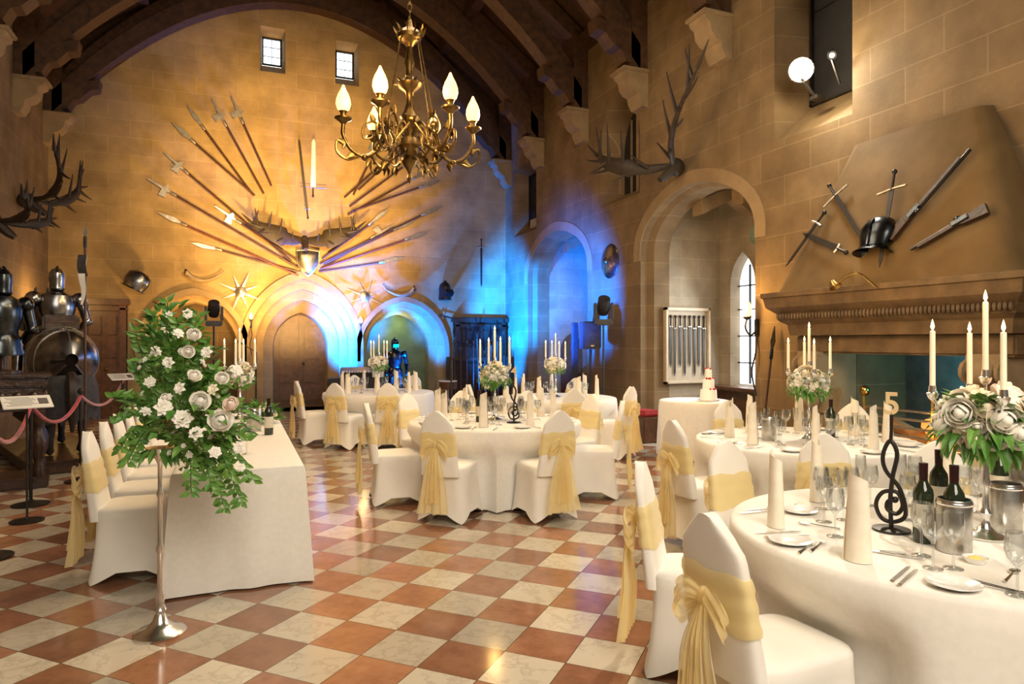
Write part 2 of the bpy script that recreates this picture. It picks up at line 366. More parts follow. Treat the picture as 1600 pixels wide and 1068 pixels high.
for i,A in enumerate((A1,A2)):
    y0,y1=A[0]+.1,A[1]-.1
    mb=MB()
    for yy,sg in ((y1,1),(y0,-1)): mb.box(((W+.5+BX)/2,yy+sg*.1,2.1),(BX-W-.5,.2,4.6))
    struct(mb.build('wall_bay_side' if i==0 else 'wall_far_bay_side',m_bayx,ang=0))
    yc=(y0+y1)/2; lights=[]; SPW=.68
    for k in (-1,0,1): lights.append([(arch_loop(yc+k*SPW,.3,.8,2.5,.55,6),0),(arch_loop(yc+k*SPW,.28,.84,2.5,.52,6),.2)])
    circs=[[(yc+q*.36+.17*math.cos(t*PI/6),3.3+.17*math.sin(t*PI/6)) for t in range(12)] for q in (-1,1)]
    bm_=lambda u,z,d: Vector((BX+d,u,z))
    wall('wall_bay_outer' if i==0 else 'wall_far_bay_outer',[(y0-.2,-.2),(y0-.2,4.4),(y1+.2,4.4),(y1+.2,-.2)],lights+[[(q,0),(q,.2)] for q in circs],bm_,m_bayy)
    mb=MB()
    for k in (-1,0,1): mb.prism(arch_loop(yc+k*SPW,.31,.8,2.5,.56,6),bm_,.19,.21)
    o=struct(mb.build('window_%d'%(6+i),m_pane2,ang=0))
    mb=MB()
    for q in circs: mb.prism(q,bm_,.19,.21)
    mb.build('stained_light',m_stain,o,ang=0)
    mb=MB()
    for k in (-1,0,1):
        mb.box((BX+.16,yc+k*SPW,1.85),(.03,.025,2.0))
        for z in (1.2,1.65,2.1,2.5): mb.box((BX+.16,yc+k*SPW,z),(.03,.56,.02))
    mb.build('glazing_bar',m_iron,o,ang=0)
    mb=MB(); mb.box(((W+.5+BX)/2,yc,4.3),(BX-W+.3,y1-y0+.4,.2)); struct(mb.build('ceiling_bay' if i==0 else 'ceiling_far_bay',m_bayx,ang=0))
    mb=MB()
    for q in (.33,.7):
        yy=y0+(y1-y0)*q
        mb.prism([(W+.5,3.55),(W+.5,3.8),(BX,4.2),(BX,3.6),(BX-.4,3.85)],lambda u,z,d,yy=yy: Vector((u,yy+d,z)),-.12,.12)
    struct(mb.build('trim_%d'%(6+i),m_trim,ang=0))
    mb=MB(); mb.box((BX-.16,yc,.78),(.32,y1-y0,.06),b=.01); mb.box((BX-.05,yc,.37),(.1,y1-y0,.74)); struct(mb.build('trim_%d'%(8+i),m_wood,ang=0))
mb=MB(); q=onY(893,534,A2[1]-.1); mb.prism(arch_loop(q.x,.28,0,1.35,.4,8),lambda u,z,d: Vector((u,A2[1]-.1+d,z)),-.02,.02); struct(mb.build('door_3',m_wood,ang=0))
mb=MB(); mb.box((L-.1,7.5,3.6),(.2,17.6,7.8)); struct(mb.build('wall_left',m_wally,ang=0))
# roof
mb=MB()
for xa in (L-.3,W+.3):
    vs=[mb.v(p) for p in ((xa,-1,ZT-.1),(xa,D+.3,ZT-.1),(MID,D+.3,11.2),(MID,-1,11.2))]; mb.f(vs)
struct(mb.build('ceiling',m_roof,ang=0))
mb=MB()
for sg in (-1,1):
    for t in (.02,.35,.68):
        x=(L if sg<0 else W)+(-sg)*(W-L)/2*t; mb.box((x,7.5,ZT-.2+(11.2-ZT)*t),(.22,17,.26))
mb.box((MID,7.5,10.95),(.25,17,.35))
struct(mb.build('trim_10',m_roof,ang=0))
TY=[D-.22,13.85,11.8,9.75,7.7,5.6]
def truss(i,Y):
    mb=MB(); a=(W-L)/2-.14; zb,rise=6.0,2.95; n=28
    for w,dz,th in ((.34,.42,0),(.2,.55,.18)):
        rings=[]
        for k in range(n+1):
            u=-1+2*k/n; x=MID+u*(a-th*.3); z=zb+rise*(1-abs(u)**2.0)+th
            rings.append([(x,Y-w/2,z),(x,Y+w/2,z),(x,Y+w/2,z+dz),(x,Y-w/2,z+dz)])
        mb.loft(rings)
    for sg,xw in ((1,L),(-1,W)):
        mb.box((xw+sg*.16,Y,6.75),(.3,.34,1.5)); 
        mb.prism([(xw+sg*.02,6.05),(xw+sg*.4,6.12),(xw+sg*.5,6.3),(xw+sg*.62,6.34),(xw+sg*.78,6.52),(xw+sg*.92,6.56),(xw+sg*.95,6.75),(xw+sg*.55,6.66),(xw+sg*.3,6.8),(xw+sg*.02,7.2)],lambda u,z,d: Vector((u,Y+d,z)),-.15,.15)
        mb.tube([(xw+sg*.1,Y,ZT),(MID,Y,11.0)],.17,4)
    mb.box((MID,Y,9.15),(3.6,.3,.35)); mb.box((MID,Y,10),(.3,.3,2))
    struct(mb.build('trim_%d'%(11+i),m_roof,ang=25))
    for sg,xw,sd in ((1,L,'left'),(-1,W,'right')):
        c=MB(); c.prism([(xw,5.4),(xw+sg*.1,5.42),(xw+sg*.16,5.52),(xw+sg*.18,5.62),(xw+sg*.27,5.66),(xw+sg*.34,5.74),(xw+sg*.36,5.86),(xw+sg*.43,5.9),(xw+sg*.46,6.02),(xw,6.02)],lambda u,z,d: Vector((u,Y+d,z)),-.18,.18)
        c.box((xw+sg*.24,Y,5.99),(.5,.44,.06),b=.015)
        struct(c.build('trim_corbel_%s'%sd,m_trim,ang=25))
for i,Y in enumerate(TY): truss(i,Y)
mb=MB(); n=24; poly=[]
for k in range(n+1):
    u=-1+2*k/n; poly.append((MID+u*((W-L)/2-.05),6.3+2.95*(1-u*u)))
poly=poly+[(W,ZT),(MID,11.1),(L,ZT)]
mb.prism(poly,bk,-.1,-.04); struct(mb.build('wall_gable',m_roof,ang=0))
# doors on the end wall
mb=MB(); mb.prism(arch_loop(c0,.62,0,1.47,.78),bk,.95,1.02); 
for sg in (-1,1):
    for z0,z1 in ((.15,.5),(.58,1.05),(1.13,1.6)):
        mb.box((c0+sg*.28,D+.94,(z0+z1)/2),(.38,.05,z1-z0),b=.018)
    mb.box((c0+sg*.26,D+.94,1.8),(.32,.05,.26),b=.018)
mb.box((c0,D+.93,1.1),(.05,.06,2.1))
dr=struct(mb.build('door_1',m_wood,ang=25)); mb=MB(); mb.ell((c0+.08,D+.89,1.05),(.035,.035,.035)); mb.build('door_handle',m_brass,dr)
def panel_door(name,x0,x1,h,m):
    mb=MB(); w=x1-x0; xc=(x0+x1)/2; mb.box((xc,D-.06,h/2),(w,.12,h)); mb.box((xc,D-.12,h-.06),(w+.12,.28,.12),b=.02); mb.box((xc,D-.1,h-.2),(w+.04,.2,.08),b=.02)
    for sg in (-1,1): mb.box((xc+sg*(w/2-.06),D-.1,h/2),(.12,.2,h),b=.01)
    for r in range(4):
        for cl in range(2):
            pw=(w-.3)/2; mb.box((xc+(cl-.5)*(pw+.02),D-.13,.3+r*(h-.55)/4+.18),(pw-.06,.05,(h-.55)/4-.08),b=.015)
    o=struct(mb.build(name,m,ang=25)); k=MB(); k.ell((xc+.05,D-.19,1.0),(.03,.03,.03)); k.build('door_handle',m_brass,o)
panel_door('door_2',onY(128,534,D).x,onY(199,534,D).x,2.42,m_wood)
panel_door('door_4',onY(708,534,D).x,W-.05,2.15,m_carv)
# ------------------------------------------------------------------ chairs
def sq(hx,hy,n,p):
    out=[]
    for k in range(n):
        a=2*PI*(k+.5)/n; c,s=math.cos(a),math.sin(a)
        out.append((hx*math.copysign(abs(c)**(2/p),c),hy*math.copysign(abs(s)**(2/p),s)))
    return out
CHH=.965
def bk_dim(z):
    t=(z-.4)/(CHH-.4); t=max(0,min(1,t)); w=.178-.038*t
    if t>.72: w*=max(.05,1-((t-.72)/.28)**2.3*.74)
    return w,-.215-.085*t,.045-.02*t
def chair_cover():
    mb=MB(); rings=[]
    for i in range(10):
        t=i/9; ring=[]
        for x,y in sq(1,1,44,5):
            c=min(abs(x),abs(y))/.87; c=min(1,c)
            hx=.2+.04*(1-t)**1.6; hy=.225+.045*(1-t)**1.6; pull=1-(1-c)*.2*math.sin(PI*min(1,t*.8+.2))
            ring.append((x*hx*pull,y*hy*pull,.455*t+(1-t)**2*.12*(1-c)+.004))
        rings.append(ring)
    for s,z in ((.96,.475),(.8,.487),(.4,.49)): rings.append([(x*.2*s,y*.225*s,z) for x,y in sq(1,1,44,5)])
    mb.loft(rings,True,False,True)
    rings=[]
    for i in range(21):
        z=.40+(CHH-.4)*(i/20); w,y,t=bk_dim(z)
        rings.append([(px,y+py,z-(abs(px)/max(w,.01))**2*.012*(1 if i>16 else 0)) for px,py in sq(w,t,30,3.4)])
    mb.loft(rings,True,False,True)
    return mb
def sash_band():
    mb=MB(); rings=[]
    for i in range(11):
        z=.585+.195*i/10; w,y,t=bk_dim(z)
        rings.append([(px,y+py,z+.008*math.sin(px*38+i*.4)) for px,py in sq(w+.007+.003*math.sin(i*1.7),t+.008+.003*math.sin(i*1.7),30,3.2)])
    mb.loft(rings,True,False,False); return mb
def sash_bow():
    mb=MB(); z0=.68; w,y,t=bk_dim(z0); yb=y-t-.028
    mb.ell((0,yb,z0),(.026,.024,.038))
    def ribbon(P,wf,ny=5):
        rows=[]; m_=len(P)-1
        for k,p in enumerate(P):
            q=k/m_; wx,wz,pl=wf(q); rows.append([p+Vector((wx*s_,pl*math.cos(s_*7.5+q*2),wz*s_)) for s_ in [(-1+2*j/(ny*2)) for j in range(ny*2+1)]])
        mb.loft(rows,False)
    for sg in (-1,1):
        P=cr([(0,yb,z0),(sg*.05,yb-.04,z0+.028),(sg*.11,yb-.036,z0-.025),(sg*.115,yb-.008,z0-.08),(sg*.07,yb+.0,z0-.055),(0,yb,z0-.01)],6)
        ribbon(P,lambda q: (.008,.018+.04*math.sin(PI*q),.01*math.sin(PI*q)))
        P=cr([(sg*.01,yb-.01,z0-.02),(sg*.04,yb-.04,z0-.16),(sg*.055,yb-.03,z0-.34),(sg*.075,yb-.05,z0-.57)],6)
        ribbon(P,lambda q: (.014+.068*q,.01,.016*q+.003))
        P=cr([(sg*.0,yb-.015,z0-.02),(sg*.012,yb-.05,z0-.14),(sg*.012,yb-.05,z0-.3),(sg*.02,yb-.06,z0-.48)],6)
        ribbon(P,lambda q: (.012+.05*q,.008,.016*q+.003))
    return mb
chair0=thing('banquet_chair','x','chair')
chair_cover().build('chair_cover',m_span,chair0,ang=60)
sb=sash_band().build('sash',m_sash,chair0,ang=80); sash_bow().build('bow',m_sash,sb,ang=80)
used=[False]
def put_chair(x,y,rz,label,group):
    rz+=rnd.uniform(-.06,.06)
    if not used[0]:
        used[0]=True; o=chair0; o.location=(x,y,0); o.rotation_euler=(0,0,rz); o['label']=label; o['group']=group; return o
    return dup(chair0,(x,y,0),rz,label,group)
# ------------------------------------------------------------------ tables and cloths
def sstep(a,b,x): t=max(0,min(1,(x-a)/(b-a))); return t*t*(3-2*t)
def cloth_round(R,H,angs,seed,loc,label):
    mb=MB(); n=112; rr=random.Random(seed); ph=rr.uniform(0,6)
    def ring(r,z,fold=0,dent=0):
        out=[]
        for k in range(n):
            a=2*PI*k/n; d=0
            for ac in angs:
                da=abs((a-ac+PI)%(2*PI)-PI); d=max(d,1-sstep(.3,.5,da))
            q=r+fold*(math.sin(a*17+ph)+.7*math.sin(a*26+ph*2)+.4*math.sin(a*9))-dent*d
            out.append((q*math.cos(a),q*math.sin(a),z))
        return out
    rings=[ring(r,H) for r in (R*.02,R*.3,R*.6,R*.9,R*.985)]+[ring(R+.004,H-.006),ring(R+.01,H-.025)]
    for i in range(1,13):
        t=i/12; z=(H-.03)*(1-t)+.012*t; rings.append(ring(R+.014+.02*t,z,.012*t,.15*(1-sstep(.46,.66,z))))
    mb.loft(rings,True,True,False)
    return tag(mb.build('tablecloth',m_cloth,loc=loc,ang=60),label,'tablecloth')
def table_frame(loc,label,R,H):
    t=thing('round_table',label,'table',loc); mb=MB(); mb.lathe([(0,H-.045),(R-.015,H-.045),(R-.015,H-.012),(0,H-.012)],32); mb.build('tabletop',m_wood,t)
    for k in range(4):
        mb=MB(); a=PI/4+k*PI/2; mb.tube([(math.cos(a)*R*.5,math.sin(a)*R*.5,0),(math.cos(a)*R*.45,math.sin(a)*R*.45,H-.045)],.018); mb.build('leg',m_iron,t)
    return t
TR,TH=.87,.75
def table(px,dep,chairs,name,seed,group):
    c=fl(px,dep); angs=[]
    for cpx,cdep,lab in chairs:
        q=fl(cpx,cdep); d=(c-q).normalized(); ang=math.atan2(-d.y,-d.x)%(2*PI); angs.append(ang)
        p=c-d*(TR+.13); put_chair(p.x,p.y,math.atan2(-d.x,d.y),lab,group)
    table_frame(c,'table under the cloth of the '+name,TR,TH)
    cloth_round(TR,TH,angs,seed,c,'white floor-length cloth over the '+name)
    return c
T6=table(1480,2.9,[(1100,2.33,'nearest white covered chair with large gold bow, at the front of the photo'),
 (985,3.38,'white covered chair seen side on with trailing gold sash, beside the nearest chair'),
 (1135,4.08,'white covered chair facing the camera, left of the near right table'),
 (1462,4.25,'white covered chair on the far side of the near right table, behind wine bottles')],'near right round table with number 5',1,'chairs at the near right table')
T5=table(1260,5.6,[(1058,5.14,'white covered chair with gold bow, left of the middle right table'),
 (1290,4.3,'white covered chair with gold sash, back to camera between the two right tables'),
 (1345,6.8,'white covered chair with gold band between the middle right table and the hearth'),
 (1150,6.7,'white covered chair behind the middle right table, nearest the cake table'),
 (1470,5.4,'white covered chair at the right side of the middle right table')],'middle right round table before the fireplace',2,'chairs at the middle right table')
T2=table(773,7.0,[(694,5.95,'white covered chair with gold bow, back to camera, left front of centre table'),
 (872,5.9,'white covered chair with gold bow, back to camera, right front of centre table'),
 (583,6.6,'white covered chair in profile with gold sash, far left of centre table'),
 (965,6.9,'white covered chair in profile at the right side of centre table'),
 (935,7.75,'white covered chair with gold band, behind the right side of centre table'),
 (622,7.9,'white covered chair facing camera, left rear of centre table'),
 (716,8.3,'white covered chair behind centre table, left of its centrepiece'),
 (830,8.35,'white covered chair behind centre table, right of its centrepiece')],'centre round table under the chandelier',3,'chairs at the centre table')
T3=table(592,11.0,[(468,10.4,'white covered chair furthest left at the far left round table'),
 (518,9.7,'white covered chair with back to camera at the far left round table'),
 (606,9.7,'white covered chair with gold bow, right front of the far left round table'),
 (548,12.25,'white covered chair behind the far left round table, towards the arched door'),
 (640,12.1,'white covered chair behind the far left round table, towards the dark armour')],'far left round table before the arched door',4,'chairs at the far left table')
T4=table(868,9.9,[(988,9.0,'white covered chair with trailing gold sash, right of the far right round table'),
 (900,8.6,'white covered chair at the front of the far right round table'),
 (770,9.6,'white covered chair at the left side of the far right round table'),
 (900,11.2,'white covered chair behind the far right round table, below the loudspeaker')],'far right round table below the loudspeaker',5,'chairs at the far right table')
# long top table
LX0,LX1,LY0,LY1=-.37,.40,4.62,8.3
def cloth_rect(x0,x1,y0,y1,H):
    mb=MB()
    def seg(a,b,n): return [(a[0]+(b[0]-a[0])*i/n,a[1]+(b[1]-a[1])*i/n) for i in range(n)]
    pts=seg((x0,y0),(x1,y0),24)+seg((x1,y0),(x1,y1),60)+seg((x1,y1),(x0,y1),24)+seg((x0,y1),(x0,y0),60)
    cx,cy=(x0+x1)/2,(y0+y1)/2
    def ring(g,z,fold):
        out=[]
        for i,(x,y) in enumerate(pts):
            ex=(-1 if x<x0+1e-4 else 1 if x>x1-1e-4 else 0); ey=(-1 if y<y0+1e-4 else 1 if y>y1-1e-4 else 0)
            w=fold*(math.sin(i*.55)+.6*math.sin(i*.93+1))
            if ex and ey: w=fold*2.2
            out.append((x+ex*(g+w),y+ey*(g+w),z))
        return out
    rings=[[(cx+(x-cx)*s,cy+(y-cy)*s,H) for x,y in pts] for s in (.05,.6,.97)]+[ring(0,H-.003,0),ring(.008,H-.02,0)]
    for i in range(1,11): t=i/10; rings.append(ring(.01+.03*t,(H-.02)*(1-t)+.012*t,.009*t))
    mb.loft(rings,True,True,False); return mb
tag(cloth_rect(LX0,LX1,LY0,LY1,TH).build('tablecloth',m_cloth,ang=60),'white floor-length cloth over the long top table on the left','tablecloth')
t=thing('trestle_table','long trestle table hidden under its white cloth on the left','table',((LX0+LX1)/2,(LY0+LY1)/2,0))
mb=MB(); mb.box((0,0,TH-.03),(LX1-LX0-.03,LY1-LY0-.03,.03)); mb.build('tabletop',m_wood,t,ang=0)
for sx in (-1,1):
    for sy in (-1,1): mb=MB(); mb.tube([(sx*.3,sy*1.6,0),(sx*.3,sy*1.6,TH-.045)],.018); mb.build('leg',m_iron,t)
for i,w in enumerate(('nearest the camera','second from the front','third from the front','fourth from the front','fifth from the front','furthest back')):
    put_chair(LX0-.25,5.2+i*.6,-PI/2,'white covered chair with gold sash along the long table, '+w,'chairs along the long table')
# cake table
cp=fl(1085,9.3); cloth_round(.46,.76,[],9,cp,'white cloth over the small round cake table by the bay'); table_frame(cp,'small round table hidden under the cake cloth',.46,.76)
ck=thing('wedding_cake','slim tiered white wedding cake with red berries on the small table','cake',fl(1107,9.15,.765)); 
mb=MB(); mb.lathe([(0,0),(.15,0),(.15,.012),(0,.012)],24); mb.build('cake_board',m_silver,ck)
z=.012
for r,h in ((.115,.14),(.08,.14),(.046,.13)):
    mb=MB(); mb.lathe([(0,z),(r,z),(r*.93,z+h-.012),(r*.88,z+h),(0,z+h)],24); mb.build('tier',m_icing,ck); z+=h
    mb=MB()
    for k in range(6 if r>.06 else 2):
        a=rnd.uniform(-2.8,.2) if r>.06 else rnd.uniform(0,6.28); mb.ell((math.cos(a)*r*.8,math.sin(a)*r*.8,z+.006),(.016,.016,.016),6,4)
    mb.build('berries',m_berry,ck)
# ------------------------------------------------------------------ flowers
def rose_bm():
    mb=MB(); mb.ell((0,0,.1),(.4,.4,.42),8,6)
    for n,r,el,wd,ph,fl_ in ((3,.5,68,74,.2,.03),(4,.68,52,56,.9,.08),(5,.86,32,46,.3,.16),(6,1.02,10,40,.7,.24)):
        for k in range(n):
            a0=2*PI*k/n+ph; g=[]; jl=rnd.uniform(-8,8)
            for i in range(5):
                e=rad(-75+(el+jl+75)*i/4); row=[]
                for j in range(6):
                    s_=-1+2*j/5; a=a0+rad(wd)*s_*(.5+.5*math.sin(PI*(.12+.62*i/4)))
                    ee=e-abs(s_)**2.5*rad(20)*(i/4); rr_=r*(1+fl_*(i/4)**3+.04*k/n)
                    row.append(mb.v((rr_*math.cos(ee)*math.cos(a),rr_*math.cos(ee)*math.sin(a),rr_*.85*math.sin(ee)-.08)))
                g.append(row)
            for i in range(4):
                for j in range(5): mb.f([g[i][j],g[i][j+1],g[i+1][j+1],g[i+1][j]])
    return mb
def lily_bm():   # open bloom with separate pointed petals
    mb=MB(); mb.ell((0,0,.05),(.22,.22,.26),8,5)
    for n,tilt,ln,wd,ph in ((5,62,.72,.26,.3),(6,36,1.0,.34,0),(6,12,1.12,.36,.5)):
        for k in range(n):
            a=2*PI*k/n+ph; d=Vector((math.cos(a),math.sin(a),0)); s_=Vector((-d.y,d.x,0)); rows=[]
            for i in range(5):
                q=i/4; e=rad(tilt)*(1-.75*q); w=wd*math.sin(PI*min(1,.12+q*.83))**.8*(1 if q<1 else .25)
                c=d*(.12+ln*q*math.cos(rad(tilt)*.8))+Vector((0,0,-.1+ln*(math.sin(rad(tilt))*q-.28*q*q)))
                rows.append([c+s_*(w*j)+Vector((0,0,.1*abs(j)*w*2)) for j in (-1,-.5,0,.5,1)])
            mb.loft(rows,False)
    return mb
rose={}
for nme,m in (('w',m_pw),('c',m_pc),('p',m_pp)):
    o=rose_bm().build('flower',m,ang=180); rose[nme]=o.data; bpy.data.objects.remove(o)
o=lily_bm().build('flower',m_pw,ang=180); rose['l']=o.data; bpy.data.objects.remove(o)
o=lily_bm().build('flower',m_pc,ang=180); rose['m']=o.data; bpy.data.objects.remove(o)
def flower(parent,p,d,s,kind):
    o=bpy.data.objects.new('flower',rose[kind]); COL.objects.link(o); o.parent=parent
    d=Vector(d).normalized(); o.matrix_local=Matrix.Translation(Vector(p))@d.to_track_quat('Z','Y').to_matrix().to_4x4()@Matrix.Rotation(rnd.uniform(0,6),4,'Z')@Matrix.Scale(s,4); return o
def fib(n):
    for i in range(n):
        z=1-2*(i+.5)/n; r=math.sqrt(1-z*z); a=i*2.39996; yield Vector((r*math.cos(a),r*math.sin(a),z))
def candle(loc,h,label,group):
    c=thing('candle',label,'candle',loc,0,group); mb=MB(); mb.lathe([(0,0),(.0115,0),(.0105,h-.004),(.006,h),(0,h-.003)],10); mb.build('wax',m_wax,c)
    mb=MB(); mb.lathe([(0,h-.002),(.004,h+.006),(.0075,h+.016),(.005,h+.03),(0,h+.048)],8); mb.build('flame',m_flame,c)
CLIGHT=[]
def centrepiece(loc,label,nfl,rb=.135,hb=.47,clen=.25,cn='',kinds='wwwcwp',rot=None):
    t=thing('candelabra_centrepiece',label,'centrepiece',loc,rnd.uniform(0,.8) if rot is None else rot)
    mb=MB(); mb.lathe([(0,0),(.075,0),(.078,.008),(.06,.018),(.035,.03),(.018,.05),(.013,.08),(.022,.1),(.013,.12),(.01,.2),(.018,.23),(.01,.25),(.012,hb-.1),(.03,hb-.06),(.06,hb-.03),(0,hb-.03)],16); mb.build('stem',m_silver,t)
    CS=[(0,0,hb+rb*1.02)]+[(math.cos(a)*rb*1.12,math.sin(a)*rb*1.12,hb+rb*.62) for a in (PI/4,3*PI/4,5*PI/4,7*PI/4)]
    mb=MB()
    for x,y,z in CS:
        mb.tube(cr([(0,0,hb-.05),(x*.7,y*.7,hb),(x,y,z-.02)],4),.006,6); mb.lathe([(.008,-.03),(.018,-.02),(.024,0),(.016,.004),(.014,.03),(0,.03)],10,Matrix.Translation((x,y,z)))
    mb.build('candle_cups',m_silver,t)
    mb=MB(); 
    for d in fib(nfl*4):
        d=(d+Vector((rnd.uniform(-.3,.3),rnd.uniform(-.3,.3),rnd.uniform(-.3,.3)))).normalized()
        if d.z<-.8 or d.z>.7: continue
        e=Vector((d.x,d.y,d.z*.85)); mb.leaf(Vector((0,0,hb))+e*rb*.75,d+Vector((0,0,-.4 if d.z<0 else .1)),(0,0,1),rb*.6*(1.2 if d.z<0 else .75),rb*.13)
    mb.build('foliage',m_leaf,t,ang=0,norm=False)
    q_=math.sqrt(30/nfl)
    for i,d in enumerate(fib(nfl)):
        if d.z<-.7 or d.z>.96: continue
        flower(t,Vector((0,0,hb))+Vector((d.x,d.y,d.z*.85))*rb*rnd.uniform(.8,1.04),d+Vector((rnd.uniform(-.35,.35),rnd.uniform(-.35,.35),rnd.uniform(-.35,.35))),rb*rnd.choice((.2,.26,.3,.36,.4))*q_,kinds[i%len(kinds)])
    R=Matrix.Rotation(t.rotation_euler[2],4,'Z')
    for x,y,z in CS:
        p=Vector(loc)+R@Vector((x,y,z+.031)); candle(p,clen*rnd.uniform(.9,1.05)+(.06 if x==0 else 0),'lit ivory taper candle in the centrepiece of the '+cn,'candles of the '+cn)
    CLIGHT.append(Vector(loc)+Vector((0,0,hb+rb+clen+.15)))
c6=onZ(1540,838,TH+.004); c6.z=TH+.002
centrepiece(c6,'large silver candelabra with roses and lit candles on the near right table',46,.17,.48,.24,'near right table','wcpwmpwlcwp',.1)
up=lambda v,dx=0,dy=0: Vector((v.x+dx,v.y+dy,TH+.002))
centrepiece(up(T5,.03,0),'silver candelabra with cream flowers on the middle right table',40,.145,.46,.22,'middle right table','wcmwcl')
centrepiece(up(T2),'silver candelabra with white flowers on the centre table',36,.145,.46,.22,'centre table','wlcwm')
centrepiece(up(T3),'silver candelabra with white flowers on the far left table',22,.135,.46,.2,'far left table','wlc')
centrepiece(up(T4),'silver candelabra with white flowers on the far right table',22,.135,.46,.2,'far right table','wlc')
centrepiece((.02,7.6,TH+.002),'silver candelabra with white flowers near the back of the long table',22,.135,.46,.22,'long table','wlc')
# pedestal arrangement
PD=fl(250,3.63)
t=thing('flower_pedestal','tall silver pedestal stand on the chequered floor carrying a big flower arrangement','stand',PD)
mb=MB(); mb.lathe([(0,0),(.125,0),(.13,.012),(.11,.028),(.07,.04),(.038,.07),(.024,.11),(.032,.13),(.02,.155),(.024,.2),(.015,.24),(.0125,.42),(.021,.45),(.0125,.48),(.0115,.72),(.019,.745),(.011,.77),(.012,.9),(.025,.93),(.05,.96),(.075,.99),(.07,.99),(0,.965)],24); mb.build('column',m_silver,t)
fa=thing('flower_arrangement','tall arrangement of white roses and green foliage on the silver pedestal','flowers',PD+Vector((0,0,.985)))
camr=Vector((cs,-sn,0)); camd=Vector((sn,cs,0))
mb=MB(); mb2=MB()
def env(h): return [.07,.13,.2,.23,.22,.19,.155,.12,.085,.05,.03][min(10,max(0,int((h+.12)/.09)))]
clump=[(rnd.uniform(-.1,.66),rnd.uniform(0,6.283)) for _ in range(26)]   # uneven tufts
for i in range(640):
    ch,ca=clump[i%26]; h=max(-.12,min(.74,ch+rnd.gauss(0,.05))); a=ca+rnd.gauss(0,.45); w=env(h)*rnd.uniform(.35,1.25)
    sh=camr*(.07+.15*max(0,1-abs(h-.08)*2.4) if h<.6 else .05)
    p=Vector((math.cos(a)*w,math.sin(a)*w,h+.02))+sh; d=Vector((math.cos(a),math.sin(a),.9*(h-.12)*1.6+rnd.uniform(-.6,.7)))
    (mb if i%4 else mb2).leaf(p,d,(rnd.uniform(-.5,.5),rnd.uniform(-.5,.5),1),rnd.uniform(.045,.1),rnd.uniform(.013,.026))
for k in range(46):
    a=rnd.uniform(0,6.283); mb.leaf((math.cos(a)*.05,math.sin(a)*.05,.0),(math.cos(a),math.sin(a),-.7),(0,0,1),rnd.uniform(.08,.13),.022)
for ex,ez,k0,out_ in ((.46,-.27,14,.06),(-.12,-.06,10,.1),(.42,-.12,12,.1),(.38,-.3,12,.08),(.33,-.2,12,.12),(-.04,.55,10,.05),(.06,.77,14,.04),(.14,.66,10,.1),(-.14,.44,8,.0),(.42,.24,8,.05),(.46,.04,10,.0),(-.2,.14,9,.08),(-.19,.28,9,.1),(.32,.42,9,.06),(.26,.56,9,.02),(.24,-.2,10,.16),(-.1,.62,9,.06),(.01,.7,9,.1),(.2,.7,10,.0),(-.2,.0,9,.02),(.36,.32,9,.1),(.5,-.16,12,.02)):
    S=cr([(0,0,.05),camr*ex*.6+Vector((0,0,.12+ez*.4)),camr*ex+Vector((0,0,ez))-camd*out_],k0)
    mb2.tube(S,.003,5)
    for k,p in enumerate(S[4:]):
        for sg in (-1,1):
            mb.leaf(p,camr*sg*.6+Vector((rnd.uniform(-.4,.4),rnd.uniform(-.4,.4),.5 if ez>0 else -.3)),-camd+Vector((0,0,.3)),rnd.uniform(.045,.07),.016)
mb.build('foliage',m_leaf,fa,ang=0,norm=False); mb2.build('dark_foliage',m_leafd,fa,ang=0,norm=False)
big=((293,490,.022,'l',-.06),(303,522,.03,'w',-.14),(279,520,.024,'l',-.14),(322,550,.03,'l',-.18),(294,549,.026,'w',-.2),(262,566,.028,'l',-.2),(244,548,.024,'l',-.16),(347,590,.03,'w',-.18),(332,608,.026,'m',-.2),(313,626,.036,'w',-.24),(280,606,.03,'l',-.25),(256,636,.036,'l',-.24),(285,654,.042,'l',-.26),(306,676,.03,'l',-.25),(345,656,.046,'w',-.2),(360,630,.034,'p',-.18),(373,700,.03,'l',-.14),(336,706,.027,'l',-.18),(234,596,.026,'l',-.16),(377,730,.022,'l',-.1),(258,515,.022,'m',-.1),(304,586,.03,'w',-.25),(370,578,.026,'l',-.06),(228,642,.026,'l',-.1),(264,492,.02,'l',-.06))
for (px,py,s,k,dz) in big:
    p=atd(px,py,3.63+dz)-fa.location; flower(fa,p,(-ray(px,py)).normalized()*.9+Vector((rnd.uniform(-.8,.8),rnd.uniform(-.7,.7),.4+rnd.uniform(-.5,.5))),s*rnd.uniform(.9,1.15),k)
for k in range(50):
    h=rnd.uniform(-.05,.6); a=rnd.uniform(0,6.283); w=env(h)*rnd.uniform(.85,1.15); sh=camr*(.07+.14*max(0,1-abs(h-.1)*2.4))
    flower(fa,Vector((math.cos(a)*w,math.sin(a)*w,h+.02))+sh,(math.cos(a),math.sin(a),.4),rnd.uniform(.01,.018),'llwm'[k%4])
la_=thing('table_flowers','low arrangement of greenery and white flowers on the long table beside the wine cooler','flowers',(.22,7.1,TH+.002))
mb=MB()
for i in range(160):
    a=rnd.uniform(0,6.28); e=rnd.uniform(0,1.2); d=Vector((math.cos(a)*math.cos(e),math.sin(a)*math.cos(e),math.sin(e))); mb.leaf(d*.05+Vector((0,0,.05)),d,(0,0,1),rnd.uniform(.1,.2),.02)
mb.build('foliage',m_leaf,la_,ang=0,norm=False)
for i,d in enumerate(fib(18)):
    if d.z>.05: flower(la_,Vector((d.x*.14,d.y*.14,.06+d.z*.13)),d,.035,'wlc'[i%3])
